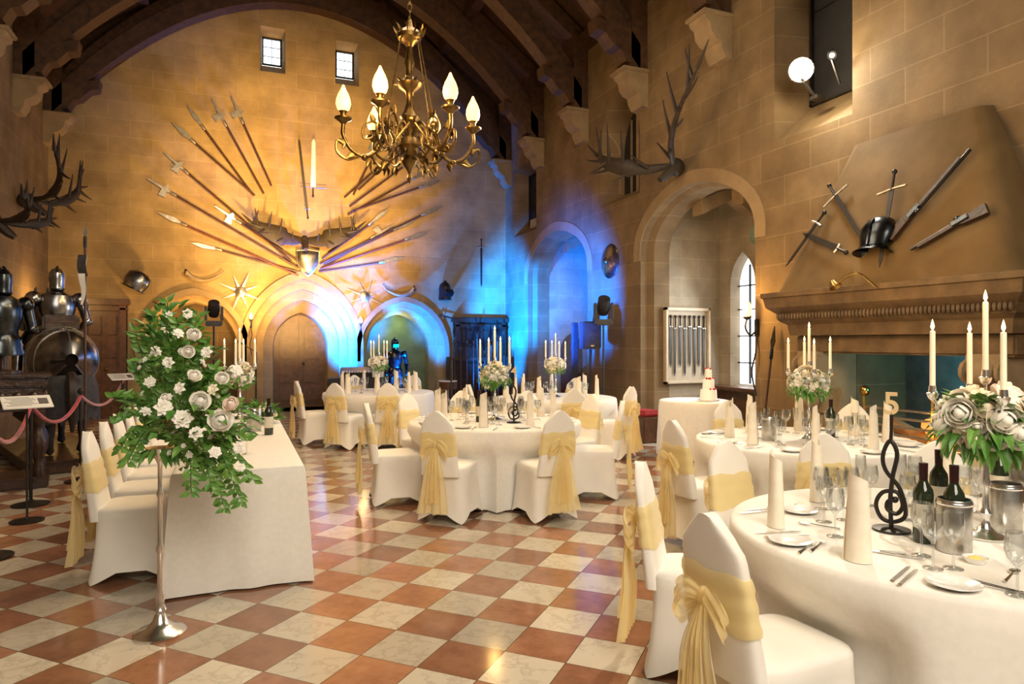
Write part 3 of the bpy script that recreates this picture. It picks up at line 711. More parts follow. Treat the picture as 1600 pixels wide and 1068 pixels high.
# ------------------------------------------------------------------ tableware
def glass_mesh():
    mb=MB(); mb.lathe([(0,0),(.033,.001),(.032,.004),(.006,.009),(.0042,.03),(.0042,.085),(.008,.095),(.028,.115),(.036,.142),(.036,.165),(.031,.2),(.0295,.2),(.0345,.165),(.0345,.142),(.026,.118),(0,.1)],16); return mb.build('wine_glass',m_glass,ang=70)
def flute_mesh():
    mb=MB(); mb.lathe([(0,0),(.03,.001),(.028,.004),(.005,.009),(.004,.09),(.012,.105),(.023,.14),(.026,.18),(.024,.225),(.0225,.225),(.0245,.18),(.02,.14),(0,.108)],14); return mb.build('champagne_flute',m_glass,ang=70)
def napkin_mesh():
    mb=MB(); H=.34; rows=[]
    for i in range(9):
        z=H*i/8; row=[]
        for k in range(30):
            a=k/29*(2*PI*1.3); r=.044*(1-.3*(i/8))*(1-.14*k/29); zz=z*(1-.32*(k/29)); row.append((r*math.cos(a)*1.12,r*math.sin(a)*.85,zz))
        rows.append(row)
    mb.loft(rows,False); mb.ell((0,0,H*.28),(.024,.02,H*.28),8,6)
    P=[Vector((.05,0,.0)),Vector((.044,0,.1)),Vector((.036,0,.22)),Vector((.03,0,.31))]; mb.strip(P,[(.004,.016,0),(.004,.013,0),(.003,.01,0),(.001,.003,0)])
    return mb.build('folded_napkin',m_nap,ang=50,norm=False)
def plate_mesh():
    mb=MB(); mb.lathe([(0,.004),(.045,.004),(.055,.008),(.082,.016),(.083,.014),(.055,.003),(.045,0),(0,0)],28); return mb.build('side_plate',m_china,ang=60)
def knife_mesh():
    mb=MB(); mb.box((0,-.06,.004),(.014,.09,.006),b=.002); mb.prism([(-.008,-.015),(.008,-.015),(.0085,.07),(.004,.105),(-.006,.09)],lambda u,z,d: Vector((u,z,d)),.003,.005); return mb.build('table_knife',m_silver,ang=40)
def fork_mesh():
    mb=MB(); mb.tube(cr([(0,-.1,.004),(0,-.04,.005),(0,.03,.008)],3),[(.0035,.007)]*2+[(.003,.005)]*2+[(.003,.004)]*3,6); mb.box((0,.042,.008),(.021,.022,.003))
    for x in (-.009,-.003,.003,.009): mb.box((x,.07,.008),(.0028,.04,.003))
    return mb.build('table_fork',m_silver,ang=40)
def spoon_mesh():
    mb=MB(); mb.tube([(0,-.09,.004),(0,0,.005),(0,.03,.007)],[(.003,.006),(.003,.004),(.003,.003)],6); mb.ell((0,.055,.007),(.018,.03,.004),10,5); return mb.build('spoon',m_silver,ang=40)
P_={'glass':glass_mesh(),'flute':flute_mesh(),'napkin':napkin_mesh(),'plate':plate_mesh(),'knife':knife_mesh(),'fork':fork_mesh(),'spoon':spoon_mesh()}
CT={'glass':'wine glass','flute':'champagne flute','napkin':'napkin','plate':'plate','knife':'knife','fork':'fork','spoon':'spoon'}
LB={'glass':'clear stemmed wine glass standing on the ','flute':'tall clear champagne flute standing on the ','napkin':'ivory napkin folded into a tall cone on the ','plate':'small white side plate laid on the ','knife':'silver table knife laid on the ','fork':'silver table fork laid on the ','spoon':'silver spoon laid on the '}
GP={k:v+'s on the ' for k,v in CT.items()}; GP['knife']='knives on the '
first={}
def ware(kind,p,rz,where,label=None,scale=None):
    o=P_[kind]
    if kind in first: o=o.copy(); COL.objects.link(o)
    first[kind]=1; o.location=p; o.rotation_euler=(0,0,rz)
    if scale: o.scale=(scale,)*3
    tag(o,label or LB[kind]+where,CT[kind],GP[kind]+where)
    if label: del o['group']
    return o
ZT_=TH+.002
def setting(c,angs,where,cutlery=True,ng=2):
    for a in angs:
        er=Vector((math.cos(a),math.sin(a),0)); et=Vector((-er.y,er.x,0)); base=Vector((c.x,c.y,ZT_)); rz=a+PI/2
        ware('napkin',base+er*.6+et*rnd.uniform(-.02,.02),a+rnd.uniform(1,3),where,None,.98)
        for k in range(ng): ware('glass' if k!=1 else 'flute',base+er*(.43-.06*k)+et*(.12-.075*k),0,where)
        if cutlery:
            ware('plate',base+er*.7-et*.17,0,where); ware('knife',base+er*.73+et*.14,rz,where); ware('fork',base+er*.73-et*.06,rz,where)
setting(T2,[k*2*PI/8+.25 for k in range(8)],'centre table',True,3)
setting(T5,[k*2*PI/8+.1 for k in range(8)],'middle right table',True,3)
setting(T3,[k*2*PI/7 for k in range(7)],'far left table',False)
setting(T4,[k*2*PI/7+.3 for k in range(7)],'far right table',False)
nr='near right table'
g=lambda px,py: onZ(px,py,ZT_)
ware('napkin',g(1213,822),1.2,nr,'ivory cone napkin at the left edge of the near right table'); ware('napkin',g(1342,876),2.0,nr,'ivory cone napkin at the front of the near right table, tallest in view')
ware('napkin',g(1277,782),.5,nr,'ivory cone napkin at the back left of the near right table'); ware('napkin',g(1478,766),.8,nr,'ivory cone napkin behind the wine bottle on the near right table')
for px,py,k in ((1288,815,'glass'),(1305,838,'glass'),(1318,812,'flute'),(1300,795,'glass'),(1425,790,'glass'),(1408,778,'flute'),(1440,868,'glass'),(1458,888,'glass'),(1490,888,'glass'),(1505,792,'glass'),(1418,812,'glass'),(1590,930,'glass'),(1330,795,'glass'),(1283,795,'glass'),(1345,780,'flute'),(1360,790,'glass'),(1528,800,'glass'),(1430,772,'glass'),(1550,775,'glass'),(1525,775,'flute'),(1590,800,'glass')): ware(k,g(px,py),0,nr)
for px,py in ((1235,848),(1490,916),(1250,800)): ware('plate',g(px,py),0,nr)
for k,px,py,r in (('knife',1215,832,1.35),('knife',1228,838,1.35),('fork',1262,856,-1.1),('fork',1280,853,-1.1),('spoon',1278,822,.5),('knife',1408,897,-1.15),('knife',1420,902,-1.15),('fork',1535,915,.35),('fork',1552,917,.35),('knife',1392,866,.6),('spoon',1580,900,-1.2),('knife',1185,800,1.5),('fork',1240,792,-1.2),('spoon',1375,862,.9),('knife',1195,795,1.5)): ware(k,g(px,py),r,nr)
for i,y in enumerate((5.1,5.85,6.5,7.0)):
    ware('napkin',Vector((-.14,y,ZT_)),i,'long table',None,.8)
    ware('glass',Vector((.06,y+.12,ZT_)),0,'long table'); ware('plate',Vector((-.25,y+.22,ZT_)),0,'long table')
def bottle(p,label,rz=0,foil=m_foil):
    b=thing('wine_bottle',label,'bottle',p,rz); mb=MB(); mb.lathe([(0,.003),(.034,0),(.037,.006),(.037,.19),(.034,.21),(.018,.238),(.0145,.25),(.0145,.3),(.016,.302),(.016,.312),(0,.312)],20); mb.build('glass_body',m_bottle,b)
    mb=MB(); mb.lathe([(.0376,.06),(.0378,.061),(.0378,.155),(.0376,.156)],20); mb.build('paper_label',m_paper,b)
    mb=MB(); mb.lathe([(.0153,.245),(.0155,.25),(.0165,.303),(.0168,.315),(0,.316)],14); mb.build('foil_capsule',foil,b)
def cooler(p,label,s=1):
    b=thing('wine_cooler',label,'wine cooler',p); b.scale=(s,)*3; mb=MB(); mb.lathe([(0,0),(.058,0),(.06,.004),(.06,.195),(.058,.2),(.054,.2),(.053,.01),(0,.01)],24); mb.build('steel_body',m_bsteel,b)
    mb=MB(); mb.lathe([(.0605,.178),(.062,.18),(.062,.188),(.0605,.19)],24); mb.build('rim_band',m_silver,b)
bottle(g(1443,846),'dark red wine bottle with cream label in front of the number stand')
bottle(g(1467,812),'dark wine bottle behind the front steel cooler on near right table')
bottle(g(1562,792),'dark wine bottle behind the large candelabra on near right table')
cooler(g(1491,860),'brushed steel wine cooler at the front of the near right table')
bottle(g(1491,860)+Vector((0,0,.012)),'dark wine bottle standing inside the front steel cooler')
cooler(g(1572,828),'brushed steel wine cooler right of the large candelabra')
cooler(up(T5,-.3,.1),'brushed steel wine cooler on the middle right table',.95)
cooler(Vector((.14,6.55,ZT_)),'brushed steel wine cooler on the long table')
bottle(Vector((.25,6.25,ZT_)),'dark wine bottle on the long table beside the cooler'); bottle(up(T2,-.2,-.1),'dark wine bottle on the centre table'); bottle(up(T5,.32,.05),'dark wine bottle on the middle right table')
bd=thing('butter_dish','small white dish of butter on the near right table','dish',g(1524,878)); mb=MB(); mb.lathe([(0,.002),(.03,0),(.042,.02),(.04,.02),(.029,.006),(0,.006)],20); mb.build('dish',m_china,bd); mb=MB(); mb.ell((0,0,.012),(.026,.026,.012),10,6); mb.build('butter',m_butter,bd)
def text_mesh(s,size,ext,m,parent,loc,rz):
    c=bpy.data.curves.new('number','FONT'); c.body=s; c.size=size; c.extrude=ext; c.align_x='CENTER'; c.offset=.002
    o=bpy.data.objects.new('number',c); COL.objects.link(o); bpy.context.view_layer.update()
    me=bpy.data.meshes.new_from_object(o.evaluated_get(bpy.context.evaluated_depsgraph_get())); bpy.data.objects.remove(o)
    me.materials.clear(); me.materials.append(m); q=bpy.data.objects.new('number',me); COL.objects.link(q); q.parent=parent; q.location=loc; q.rotation_euler=(PI/2,0,rz); return q
def numstand(p,s,label,sc=1):
    t=thing('table_number_stand',label,'table number',p,math.atan2(-p.x,p.y)); t.scale=(sc,)*3
    mb=MB(); mb.lathe([(0,0),(.07,0),(.07,.008),(.02,.014),(0,.014)],20)
    P=cr([(.012,0,.125),(-.012,-.004,.115),(-.014,-.006,.085),(.018,-.006,.07),(.04,-.004,.105),(.02,0,.155),(-.03,.004,.15),(-.055,.004,.1),(-.035,.004,.045),(.01,.002,.035),(.05,-.002,.07),(.03,-.004,.17),(-.02,0,.24),(-.03,.006,.3),(-.005,.008,.36),(.02,.004,.31),(.005,-.004,.22),(-.004,-.006,.12),(0,-.004,.012)],6)
    mb.tube(P,.0085,8); mb.tube([(-.003,.006,.355),(0,0,.4),(0,0,.475)],.0065,8); mb.ell((.012,0,.125),(.014,.012,.014),8,5); mb.build('iron_scroll',m_iron,t)
    text_mesh(s,.125,.006,m_gold,t,(0,0,.47),0)
numstand(g(1393,828),'5','black iron scroll stand with gold number 5 on the near right table',1.05)
p4=onZ(803,660,ZT_); numstand(p4,'4','black iron scroll stand with gold number 4 on the centre table')
# ------------------------------------------------------------------ chandelier
CH=atd(640,534,7.0); CH.z=3.95
t=thing('chandelier','ornate brass six-arm chandelier with glowing flame shades','chandelier',CH,math.atan2(-CH.x,CH.y)+.1)
mb=MB(); mb.lathe([(0,-.78),(.012,-.76),(.03,-.72),(.014,-.68),(.03,-.64),(.06,-.6),(.085,-.55),(.06,-.5),(.1,-.44),(.13,-.4),(.11,-.34),(.06,-.3),(.04,-.22),(.07,-.16),(.1,-.1),(.06,-.04),(.035,.04),(.03,.1),(.05,.16),(.11,.2),(.13,.24),(.08,.28),(.04,.32),(.035,.4),(.055,.45),(.04,.5),(.03,.62),(.06,.66),(.12,.7),(.13,.74),(.1,.78),(.04,.82),(.02,.9),(0,.9)],20); mb.build('column',m_brass,t)
mb=MB()
for k in range(10):
    a=k*PI/5; mb.leaf((.1*math.cos(a),.1*math.sin(a),.72),(math.cos(a)*.6,math.sin(a)*.6,1),(-math.sin(a),math.cos(a),0),.13,.025); mb.leaf((.09*math.cos(a),.09*math.sin(a),-.42),(math.cos(a),math.sin(a),-.5),(0,0,1),.12,.03); mb.leaf((.1*math.cos(a),.1*math.sin(a),.22),(math.cos(a),math.sin(a),.7),(0,0,1),.1,.022)
mb.build('crown_leaves',m_brass,t,ang=0,norm=False)
mb=MB()
for i in range(26):
    z=.92+i*.075; pts=[(.022*math.cos(q*PI/5)*(1 if i%2 else 0),.022*math.cos(q*PI/5)*(0 if i%2 else 1),z+.042*math.sin(q*PI/5)+.03) for q in range(11)]; mb.tube(pts,.0065,5,False)
mb.tube([(0,0,.92+26*.075),(0,0,9.05-CH.z)],.012,6)
mb.build('chain',m_brass,t)
for k in range(6):
    M=Matrix.Translation((0,0,-.17))@Matrix.Rotation(k*PI/3,4,'Z'); mb=MB(); mb.M=M
    mb.tube(cr([(.05,0,-.12),(.16,0,-.02),(.27,0,-.1),(.33,0,-.28),(.45,0,-.36),(.58,0,-.3),(.66,0,-.16),(.66,0,-.05)],6),.02,8)
    mb.tube(cr([(.08,0,-.3),(.2,0,-.38),(.3,0,-.36),(.36,0,-.26),(.3,0,-.2),(.25,0,-.25),(.29,0,-.29)],5),.014,6)
    mb.tube(cr([(.5,0,-.36),(.62,0,-.4),(.72,0,-.33),(.72,0,-.22),(.65,0,-.23),(.66,0,-.29)],5),.014,6)
    mb.tube(cr([(.28,0,-.1),(.36,0,-.0),(.46,0,-.06),(.46,0,-.17),(.38,0,-.16),(.39,0,-.09)],5),.012,6)
    for rr_,zz,dx,dz in ((.4,-.36,.3,-1),(.55,-.33,1,-.8),(.62,-.24,1,.3),(.25,-.38,.3,-1),(.35,-.02,.5,1)): mb.leaf((rr_,0,zz),(dx,.4,dz),(0,1,0),.11,.03); mb.leaf((rr_,0,zz),(dx,-.4,dz),(0,-1,0),.11,.03)
    for ex,ez in ((.33,-.28),(.45,-.37)): mb.ell((ex,0,ez),(.034,.034,.034))
    a=mb.build('arm',m_brass,t,ang=50)
    d=MB(); d.M=M@Matrix.Translation((.66,0,0)); d.lathe([(0,-.06),(.02,-.05),(.05,-.02),(.085,0),(.088,.014),(.03,.006),(.03,.06),(.045,.08),(0,.08)],14); d.build('drip_pan',m_brass,a)
    d=MB(); d.M=M@Matrix.Translation((.66,0,.08)); d.lathe([(.034,0),(.06,.02),(.075,.07),(.07,.12),(.05,.175),(.026,.22),(.009,.262),(0,.268)],14); d.build('lamp_shade',m_shade,a)
for k in range(6):
    mb=MB(); a=(k+.5)*PI/3; mb.tube([(.1*math.cos(a),.1*math.sin(a),.72),(.24*math.cos(a),.24*math.sin(a),.0),(.27*math.cos(a),.27*math.sin(a),-.2)],.008,5)
    mb.tube([(.27*math.cos(a),.27*math.sin(a),-.2),(.33*math.cos(a+PI/6),.33*math.sin(a+PI/6),-.42)],.01,5); mb.tube([(.27*math.cos(a),.27*math.sin(a),-.2),(.33*math.cos(a-PI/6),.33*math.sin(a-PI/6),-.42)],.01,5); mb.ell((.27*math.cos(a),.27*math.sin(a),-.2),(.04,.04,.05),8,6); mb.build('rod',m_brass,t)
# ------------------------------------------------------------------ weapons
ORD=['lowest','second lowest','third lowest','fourth lowest','fifth lowest','sixth lowest','seventh lowest','eighth lowest','ninth lowest','tenth lowest','eleventh lowest','twelfth lowest','thirteenth lowest']
def spear(a,b,nrm,label,group,kind=0,shaft=None,name='polearm',r=.021,hmax=.5,ws=1.,bm_=None):
    a=Vector(a); b=Vector(b); Ln=(b-a).length
    t=thing(name,label,'polearm',(0,0,0),0,group); t.matrix_world=ali(a,b,nrm)
    hl=min(hmax,.3*Ln)
    mb=MB(); mb.tube([(0,0,0),(0,0,Ln-hl)],r,7); mb.build('shaft',shaft or m_shaft,t)
    mb=MB(); z0=Ln-hl
    mp=lambda u,z,d: Vector((u*ws,d,z))
    if kind==0: mb.prism([(-.014,z0),(.014,z0),(.055,z0+hl*.35),(0,Ln),(-.055,z0+hl*.35)],mp,-.006,.006)
    elif kind==1: mb.prism([(-.015,z0),(.015,z0),(.03,z0+.08),(.15,z0+.03),(.17,z0+.18),(.03,z0+.19),(.014,Ln),(-.014,Ln),(-.02,z0+.18),(-.12,z0+.13),(-.02,z0+.07)],mp,-.006,.006)
    else: mb.prism([(-.016,z0),(.03,z0),(.07,z0+hl*.5),(.03,Ln),(-.014,z0+hl*.7)],mp,-.006,.006)
    mb.lathe([(r,z0-.12),(r+.006,z0-.1),(r+.006,z0+.01),(0,z0+.03)],7); mb.build('blade',bm_ or m_steelw,t,ang=30)
YW=D-.06
fanL=[((465,424),(298,377),2),((466,430),(245,331),0),((466,418),(231,279),1),((470,410),(336,322),1),((455,408),(256,238),1),((398,305),(267,190),0),((395,304),(291,163),0),((412,302),(331,155),1),((424,290),(361,150),1)]
fanR=[((498,424),(632,404),2),((500,420),(670,362),0),((500,412),(692,320),0),((503,418),(614,352),1),((506,412),(650,342),0),((503,404),(608,328),2),((543,335),(676,262),0),((546,322),(660,238),1),((548,330),(690,280),0),((538,308),(620,234),0),((560,296),(640,222),1),((552,304),(596,214),1)]
for side,fan in (('left',fanL),('right',fanR)):
    for i,(a,b,k) in enumerate(fan):
        spear(onY(*a,YW-.012*(i%3)),onY(*b,YW-.012*(i%3)),(0,-1,0),'long polearm on the %s side of the wall fan, %s on that side'%(side,ORD[i]),'polearms fanned on the end wall',k,m_shaftr if i in (1,) else None,r=.023)
def sword(a,b,nrm,label,group=None,w=.022,guard=.1,name='sword',bm_=None):
    a=Vector(a); b=Vector(b); Ln=(b-a).length; hl=min(.2,Ln*.2); t=thing(name,label,'sword',(0,0,0),0,group); t.matrix_world=ali(a,b,nrm)
    mp=lambda u,z,d: Vector((u,d,z))
    mb=MB(); mb.prism([(-w,hl),(w,hl),(w*.75,Ln-.08),(0,Ln),(-w*.75,Ln-.08)],mp,-.004,.004); mb.build('blade',bm_ or m_steelw,t,ang=0)
    mb=MB(); mb.tube([(-guard,0,hl),(0,0,hl-.01),(guard,0,hl)],.013,6); mb.build('crossguard',m_steelw,t)
    mb=MB(); mb.tube([(0,0,.02),(0,0,hl)],.014,6); mb.ell((0,0,0),(.026,.026,.026),8,5); mb.build('grip',m_iron,t)
bright=mat('bright_blade',(.85,.83,.78),(.7,.68,.62),5,.3,.6)
sword(onY(489,306,YW-.03),onY(490,216,YW-.03),(0,-1,0),'broad bright sword upright in the middle of the wall fan',w=.055,guard=.3,bm_=bright)
sword(onY(481,340,YW-.06),onY(467,216,YW-.06),(0,-1,0),'dark narrow sword upright left of the bright sword',w=.03,guard=.06,bm_=m_iron)
sword(onY(752,374,D-.014),onY(752,448,D-.014),(0,-1,0),'small sword hanging point down near the blue corner',w=.025,guard=.1,bm_=m_iron)
sword(onY(688,492,YW),onY(712,498,YW),(0,-1,0),'short dagger fixed slantwise over the right-hand arch',w=.02,guard=.06,bm_=m_iron)
sh=onY(481,411,YW-.08); t=thing('heater_shield','small polished heater shield at the centre of the wall fan','shield',sh)
poly=[(-.24,.27),(0,.3),(.24,.27),(.23,.0),(.13,-.19),(0,-.29),(-.13,-.19),(-.23,0)]
mb=MB(); mb.loft([[(x*s_,y,z*s_) for x,z in poly] for s_,y in ((1,0),(.96,-.03),(.6,-.08),(.1,-.1))]); mb.build('face',m_steelw,t,ang=50)
mb=MB(); P=[Vector((x,-.01,z)) for x,z in poly]; P.append(P[0]); mb.tube(P,.014,6); mb.build('rim',m_steelw,t)
mb=MB(); mb.box((0,.07,-.05),(.2,.14,.2)); mb.build('mount',m_wood,t,ang=0)
def rack(name,label,skull,u,n_,m,spread=1.45,out=.5,lift=.8,asym=0.,fat=1.,tl=1.):
    t=thing(name,label,'antlers',skull); u=Vector(u); n_=Vector(n_); z=Vector((0,0,1))
    mb=MB(); mb.ell(n_*.13,(.09+.05*abs(n_.x),.09+.05*abs(n_.y),.14)); mb.tube([n_*.15+z*.02,n_*.34-z*.16,n_*.42-z*.22],[.09,.065,.045],8); mb.build('skull',m,t)
    for sg in (-1,1):
        lf_=lift*(1+asym*sg); mb=MB(); B=lambda a,b,c: u*sg*a*spread+n_*(b*out+.1)+z*c*lf_
        P=cr([B(.04,.15,.05),B(.25,.5,.02),B(.45,.8,.2),B(.7,.95,.5),B(1.0,.9,1.0)],5)
        m_=len(P); mb.tube(P,[((.03+.035*math.sin(PI*min(1,i/(m_-1)*1.15)))*.65,(.03+.035*math.sin(PI*min(1,i/(m_-1)*1.15)))*fat*(1.5 if i>7 else 1)) if i<m_-2 else (.012,.012) for i in range(m_)],8,flat=n_)
        for f_,du,db,dz,ln in ((.2,.1,.6,.3,.35),(.4,.35,.3,-.35,.4),(.5,-.15,.2,1,.5),(.62,.8,.3,-.2,.5),(.7,-.2,.2,1,.55),(.76,.5,.5,-.5,.4),(.8,.9,.2,.1,.45),(.86,.2,.1,1,.5),(.9,-.3,.1,1,.4),(.97,.7,.1,.5,.35)):
            p=P[int(f_*(m_-1))]; d=(u*sg*du+n_*db+z*dz).normalized(); ln*=spread/1.45*tl
            mb.tube(cr([p,p+d*ln*.55+z*.02,p+d*ln+z*ln*.15],4),[.03*(1-i/9)+.004 for i in range(9)],6)
        mb.build('antler',m,t)
    return t
sk=onX(1068,262,W-.02); rack('elk_antlers','huge dark elk antlers high on the right wall above the bay arch',sk,(0,-1,.0),(-1,0,0),m_antl2,1.4,.7,.75,.35,1.4)
sk=onY(475,378,YW+.05); rack('moose_antlers','broad dark antlers mounted above the shield in the wall fan',sk,(1,0,0),(0,-1,0),m_antl2,1.2,.3,.36,0,2.2,.8)
sk=onX(26,312,L+.02); rack('elk_antlers','large dark elk antlers on the left wall, spreading towards the fan',sk,(0,1,0),(1,0,0),m_antl2,1.0,.7,.75,0,.9,1.15)
sk=onX(-30,345,L+.0); rack('deer_antlers','lower dark antlers at the left edge of the photo',sk,(0,1,0),(1,0,0),m_antl2,.8,.65,.3,0,.8)
def rosette(px,py,label,R=.46):
    c=onY(px,py,YW)
    t=thing('sword_rosette',label,'weapon display',c)
    mb=MB(); mb.lathe([(0,0),(.13,0),(.11,.04),(.04,.07),(0,.075)],18,Matrix.Rotation(PI/2,4,'X')); mb.build('boss',m_steelw,t)
    for k in range(8):
        a=k*PI/4+PI/8; l=R*(1 if k%2 else .85); d=Vector((math.cos(a),0,math.sin(a))); s_=Vector((-d.z,0,d.x)); mb=MB(); A=[d*.1-s_*.026,d*.1+s_*.026,d*l]; 
        vs=[mb.v(p+Vector((0,-.015,0))) for p in A]; v2=[mb.v(p+Vector((0,.0,0))) for p in A]; mb.f(vs); mb.f(v2[::-1])
        for i in range(3): mb.f([vs[i],vs[(i+1)%3],v2[(i+1)%3],v2[i]])
        mb.build('blade',m_steelw,t,ang=0)
rosette(376,456,'star of short blades round a boss, left of the central arch'); rosette(570,463,'star of short blades round a boss, right of the central arch')
for px,py,lab,fl_ in ((317,428,'curved hunting horn on the end wall, left of the arch',1),(625,452,'curved hunting horn on the end wall, right of the arch',-1)):
    c=onY(px,py,YW-.05); t=thing('hunting_horn',lab,'horn',c); mb=MB(); P=cr([(-.36*fl_,0,.05),(-.2*fl_,0,-.08),(.05*fl_,0,-.12),(.3*fl_,0,-.02),(.42*fl_,0,.1)],5); mb.tube(P,[.065-.048*i/(len(P)-1) for i in range(len(P))],8); mb.build('horn_body',m_horn,t)
    mb=MB(); mb.lathe([(.07,-.02),(.076,0),(.07,.02)],12,Matrix.Translation((-.33*fl_,0,.025))@Matrix.Rotation(PI/2,4,'Y')); mb.build('rim',m_brass,t)
def helmet(name,label,c,rz,m,s=1):
    t=thing(name,label,'helmet',c,rz); t.scale=(s,)*3
    mb=MB(); mb.lathe([(.13,-.16),(.12,-.1),(.115,-.02),(.118,.06),(.1,.13),(.06,.17),(0,.185)],18,sx=.9,sy=1.1); mb.build('skull_piece',m,t)
    mb=MB(); mb.prism([(-.14,.03),(-.2,-.03),(-.13,-.1),(0,-.1),(0,.06)],lambda u,z,d: Vector((d,u,z)),-.085,.085); mb.build('visor',m,t,ang=20)
    mb=MB(); mb.tube(cr([(0,-.1,.1),(0,0,.2),(0,.12,.13)],4),[(.006,.02)]*9,6); mb.build('comb',m,t); return t
helmet('close_helmet','dark steel close helmet on a bracket right of the right-hand arch',onY(695,455,YW-.14),.3,m_iron,1.25)
t=thing('breastplate','polished breastplate hung on the wall over the left arch','armour',onY(215,437,YW-.12)); mb=MB(); mb.lathe([(.2,-.2),(.24,-.05),(.22,.1),(.12,.17),(0,.18)],16,Matrix.Rotation(.5,4,'Y'),1,.5); mb.build('plate',m_steel,t); mb=MB(); mb.lathe([(.2,-.215),(.26,-.205),(.2,-.19)],16,Matrix.Rotation(.5,4,'Y'),1,.55); mb.build('flange',m_steel,t)
t=thing('round_shield','round domed steel shield on the pier between the two bays','shield',onX(954,408,W)); mb=MB(); mb.lathe([(.3,0),(.31,.015),(.29,.03),(.17,.07),(.05,.09),(0,.12)],24,Matrix.Rotation(-PI/2,4,'Y')); mb.build('face',m_steel,t); mb=MB(); mb.lathe([(.05,.09),(.06,.11),(.03,.14),(0,.15)],12,Matrix.Rotation(-PI/2,4,'Y')); mb.build('boss',m_brass,t)
# framed swords in bay
yb=A1[1]-.1; a=onY(1037,597,yb); b=onY(1103,484,yb); cx=(a.x+b.x)/2; cz=(a.z+b.z)/2; w=b.x-a.x; h=b.z-a.z
t=thing('display_case','pale framed wall case holding a row of swords inside the bay','display case',(cx,yb-.03,cz))
mb=MB(); mb.box((0,0,0),(w,.03,h)); mb.build('backing',m_mount,t,ang=0)
mb=MB()
for sg in (-1,1): mb.box((sg*w/2,-.03,0),(.05,.09,h+.05),b=.01); mb.box((0,-.03,sg*h/2),(w+.05,.09,.05),b=.01)
mb.build('frame',m_frame,t,ang=30)
for k in range(8):
    x=cx-w/2+w*(k+1)/9; sword((x,yb-.07,cz+h*.4),(x+rnd.uniform(-.02,.02),yb-.07,cz-h*(.42 if k%2 else .3)),(0,-1,0),'dark short sword hung point down inside the framed bay case','swords in the bay case',.024,.035,bm_=m_iron)
def sconce(p,n_,label,sc=1.):
    n_=Vector(n_); t=thing('wall_sconce',label,'wall light',p,math.atan2(n_.x,-n_.y)); t.scale=(sc,)*3
    mb=MB(); mb.box((0,-.015,-.12),(.07,.03,.22),b=.008); mb.tube(cr([(0,-.02,-.16),(0,-.12,-.22),(0,-.2,-.12),(0,-.17,0)],5),.012,6); mb.tube(cr([(0,-.02,-.2),(.03,-.06,-.45),(-.03,-.07,-.7),(.02,-.04,-1.0)],5),.011,6); mb.lathe([(.02,-.02),(.05,0),(.055,.02),(.03,.02),(0,.02)],12,Matrix.Translation((0,-.17,0))); mb.build('iron_bracket',m_iron,t)
    mb=MB(); mb.lathe([(.028,.02),(.05,.05),(.058,.1),(.045,.17),(.02,.22),(0,.24)],12,Matrix.Translation((0,-.17,0))); mb.build('lamp_shade',m_shade,t)
SC=[(onY(392,500,D),(0,-1,0),'iron wall sconce with glowing shade left of the central arch',.75),(onY(562,506,D),(0,-1,0),'iron wall sconce with glowing shade right of the central arch',.75),(onX(1184,497,W),(-1,0,0),'iron torch sconce with glowing shade between bay and fireplace',1.),(onX(42,478,L),(1,0,0),'iron wall sconce with glowing shade on the left wall behind the rider',.8)]
for p,n_,lab,s_ in SC: sconce(p,n_,lab,s_)
# ------------------------------------------------------------------ fireplace
m_darm=mat('dark_armour',(.09,.1,.11),(.03,.035,.04),8,.25,1)
XF=5.5; MY0,MY1=3.35,6.05; MC=(MY0+MY1)/2
t=thing('fireplace','great stone fireplace with tapering hood and carved mantel on the right wall','fireplace',(W,MC,0))
lo=lambda x,y,z: (x-W,y-MC,z)
mb=MB()
def hsec(s,z):
    x0=XF+.05+(W-.06-XF-.05)*s; y0=MY0+.08+(4.12-MY0-.08)*s; y1=MY1-.08+(5.42-MY1+.08)*s; r=.12
    return [lo(W,y0,z),lo(x0+r,y0,z),lo(x0+r*.3,y0+r*.3,z),lo(x0,y0+r,z),lo(x0,y1-r,z),lo(x0+r*.3,y1-r*.3,z),lo(x0+r,y1,z),lo(W,y1,z)]
HS=(W-.14-XF-.05)/(W-.06-XF-.05)
mb.loft([hsec(0,2.1),hsec(HS*.5,2.86),hsec(HS,3.62),hsec(HS*1.02,3.66)]); mb.build('hood',m_hood,t,ang=50)
mb=MB(); prof=[(0,1.62),(.02,1.62),(.04,1.74),(.1,1.78),(.12,1.86),(.2,1.93),(.22,2.03),(.24,2.04),(.24,2.09),(0,2.12)]
def mant(o): 
    x0=XF+.2-o
    return [(W,MY0+.2-o),(x0,MY0+.2-o),(x0,MY1-.2+o),(W,MY1-.2+o)]
mb.loft([[lo(x,y,z) for x,y in mant(o)] for o,z in prof],True,True,True)
mb.build('mantel_shelf',m_mantel,t,ang=20)
mb=MB()
for k in range(60):
    y=MY0+.12+k*(MY1-MY0-.24)/59; mb.ell(lo(XF+.07,y,1.83),(.03,.018,.04),6,4)
mb.build('mantel_carving',m_mantel,t)
mb=MB(); mb.box(lo((XF+.25+W)/2,MC,1.53),(W-XF-.25,MY1-MY0-.4,.2),b=.02); mb.build('lintel',m_mantel,t,ang=30)
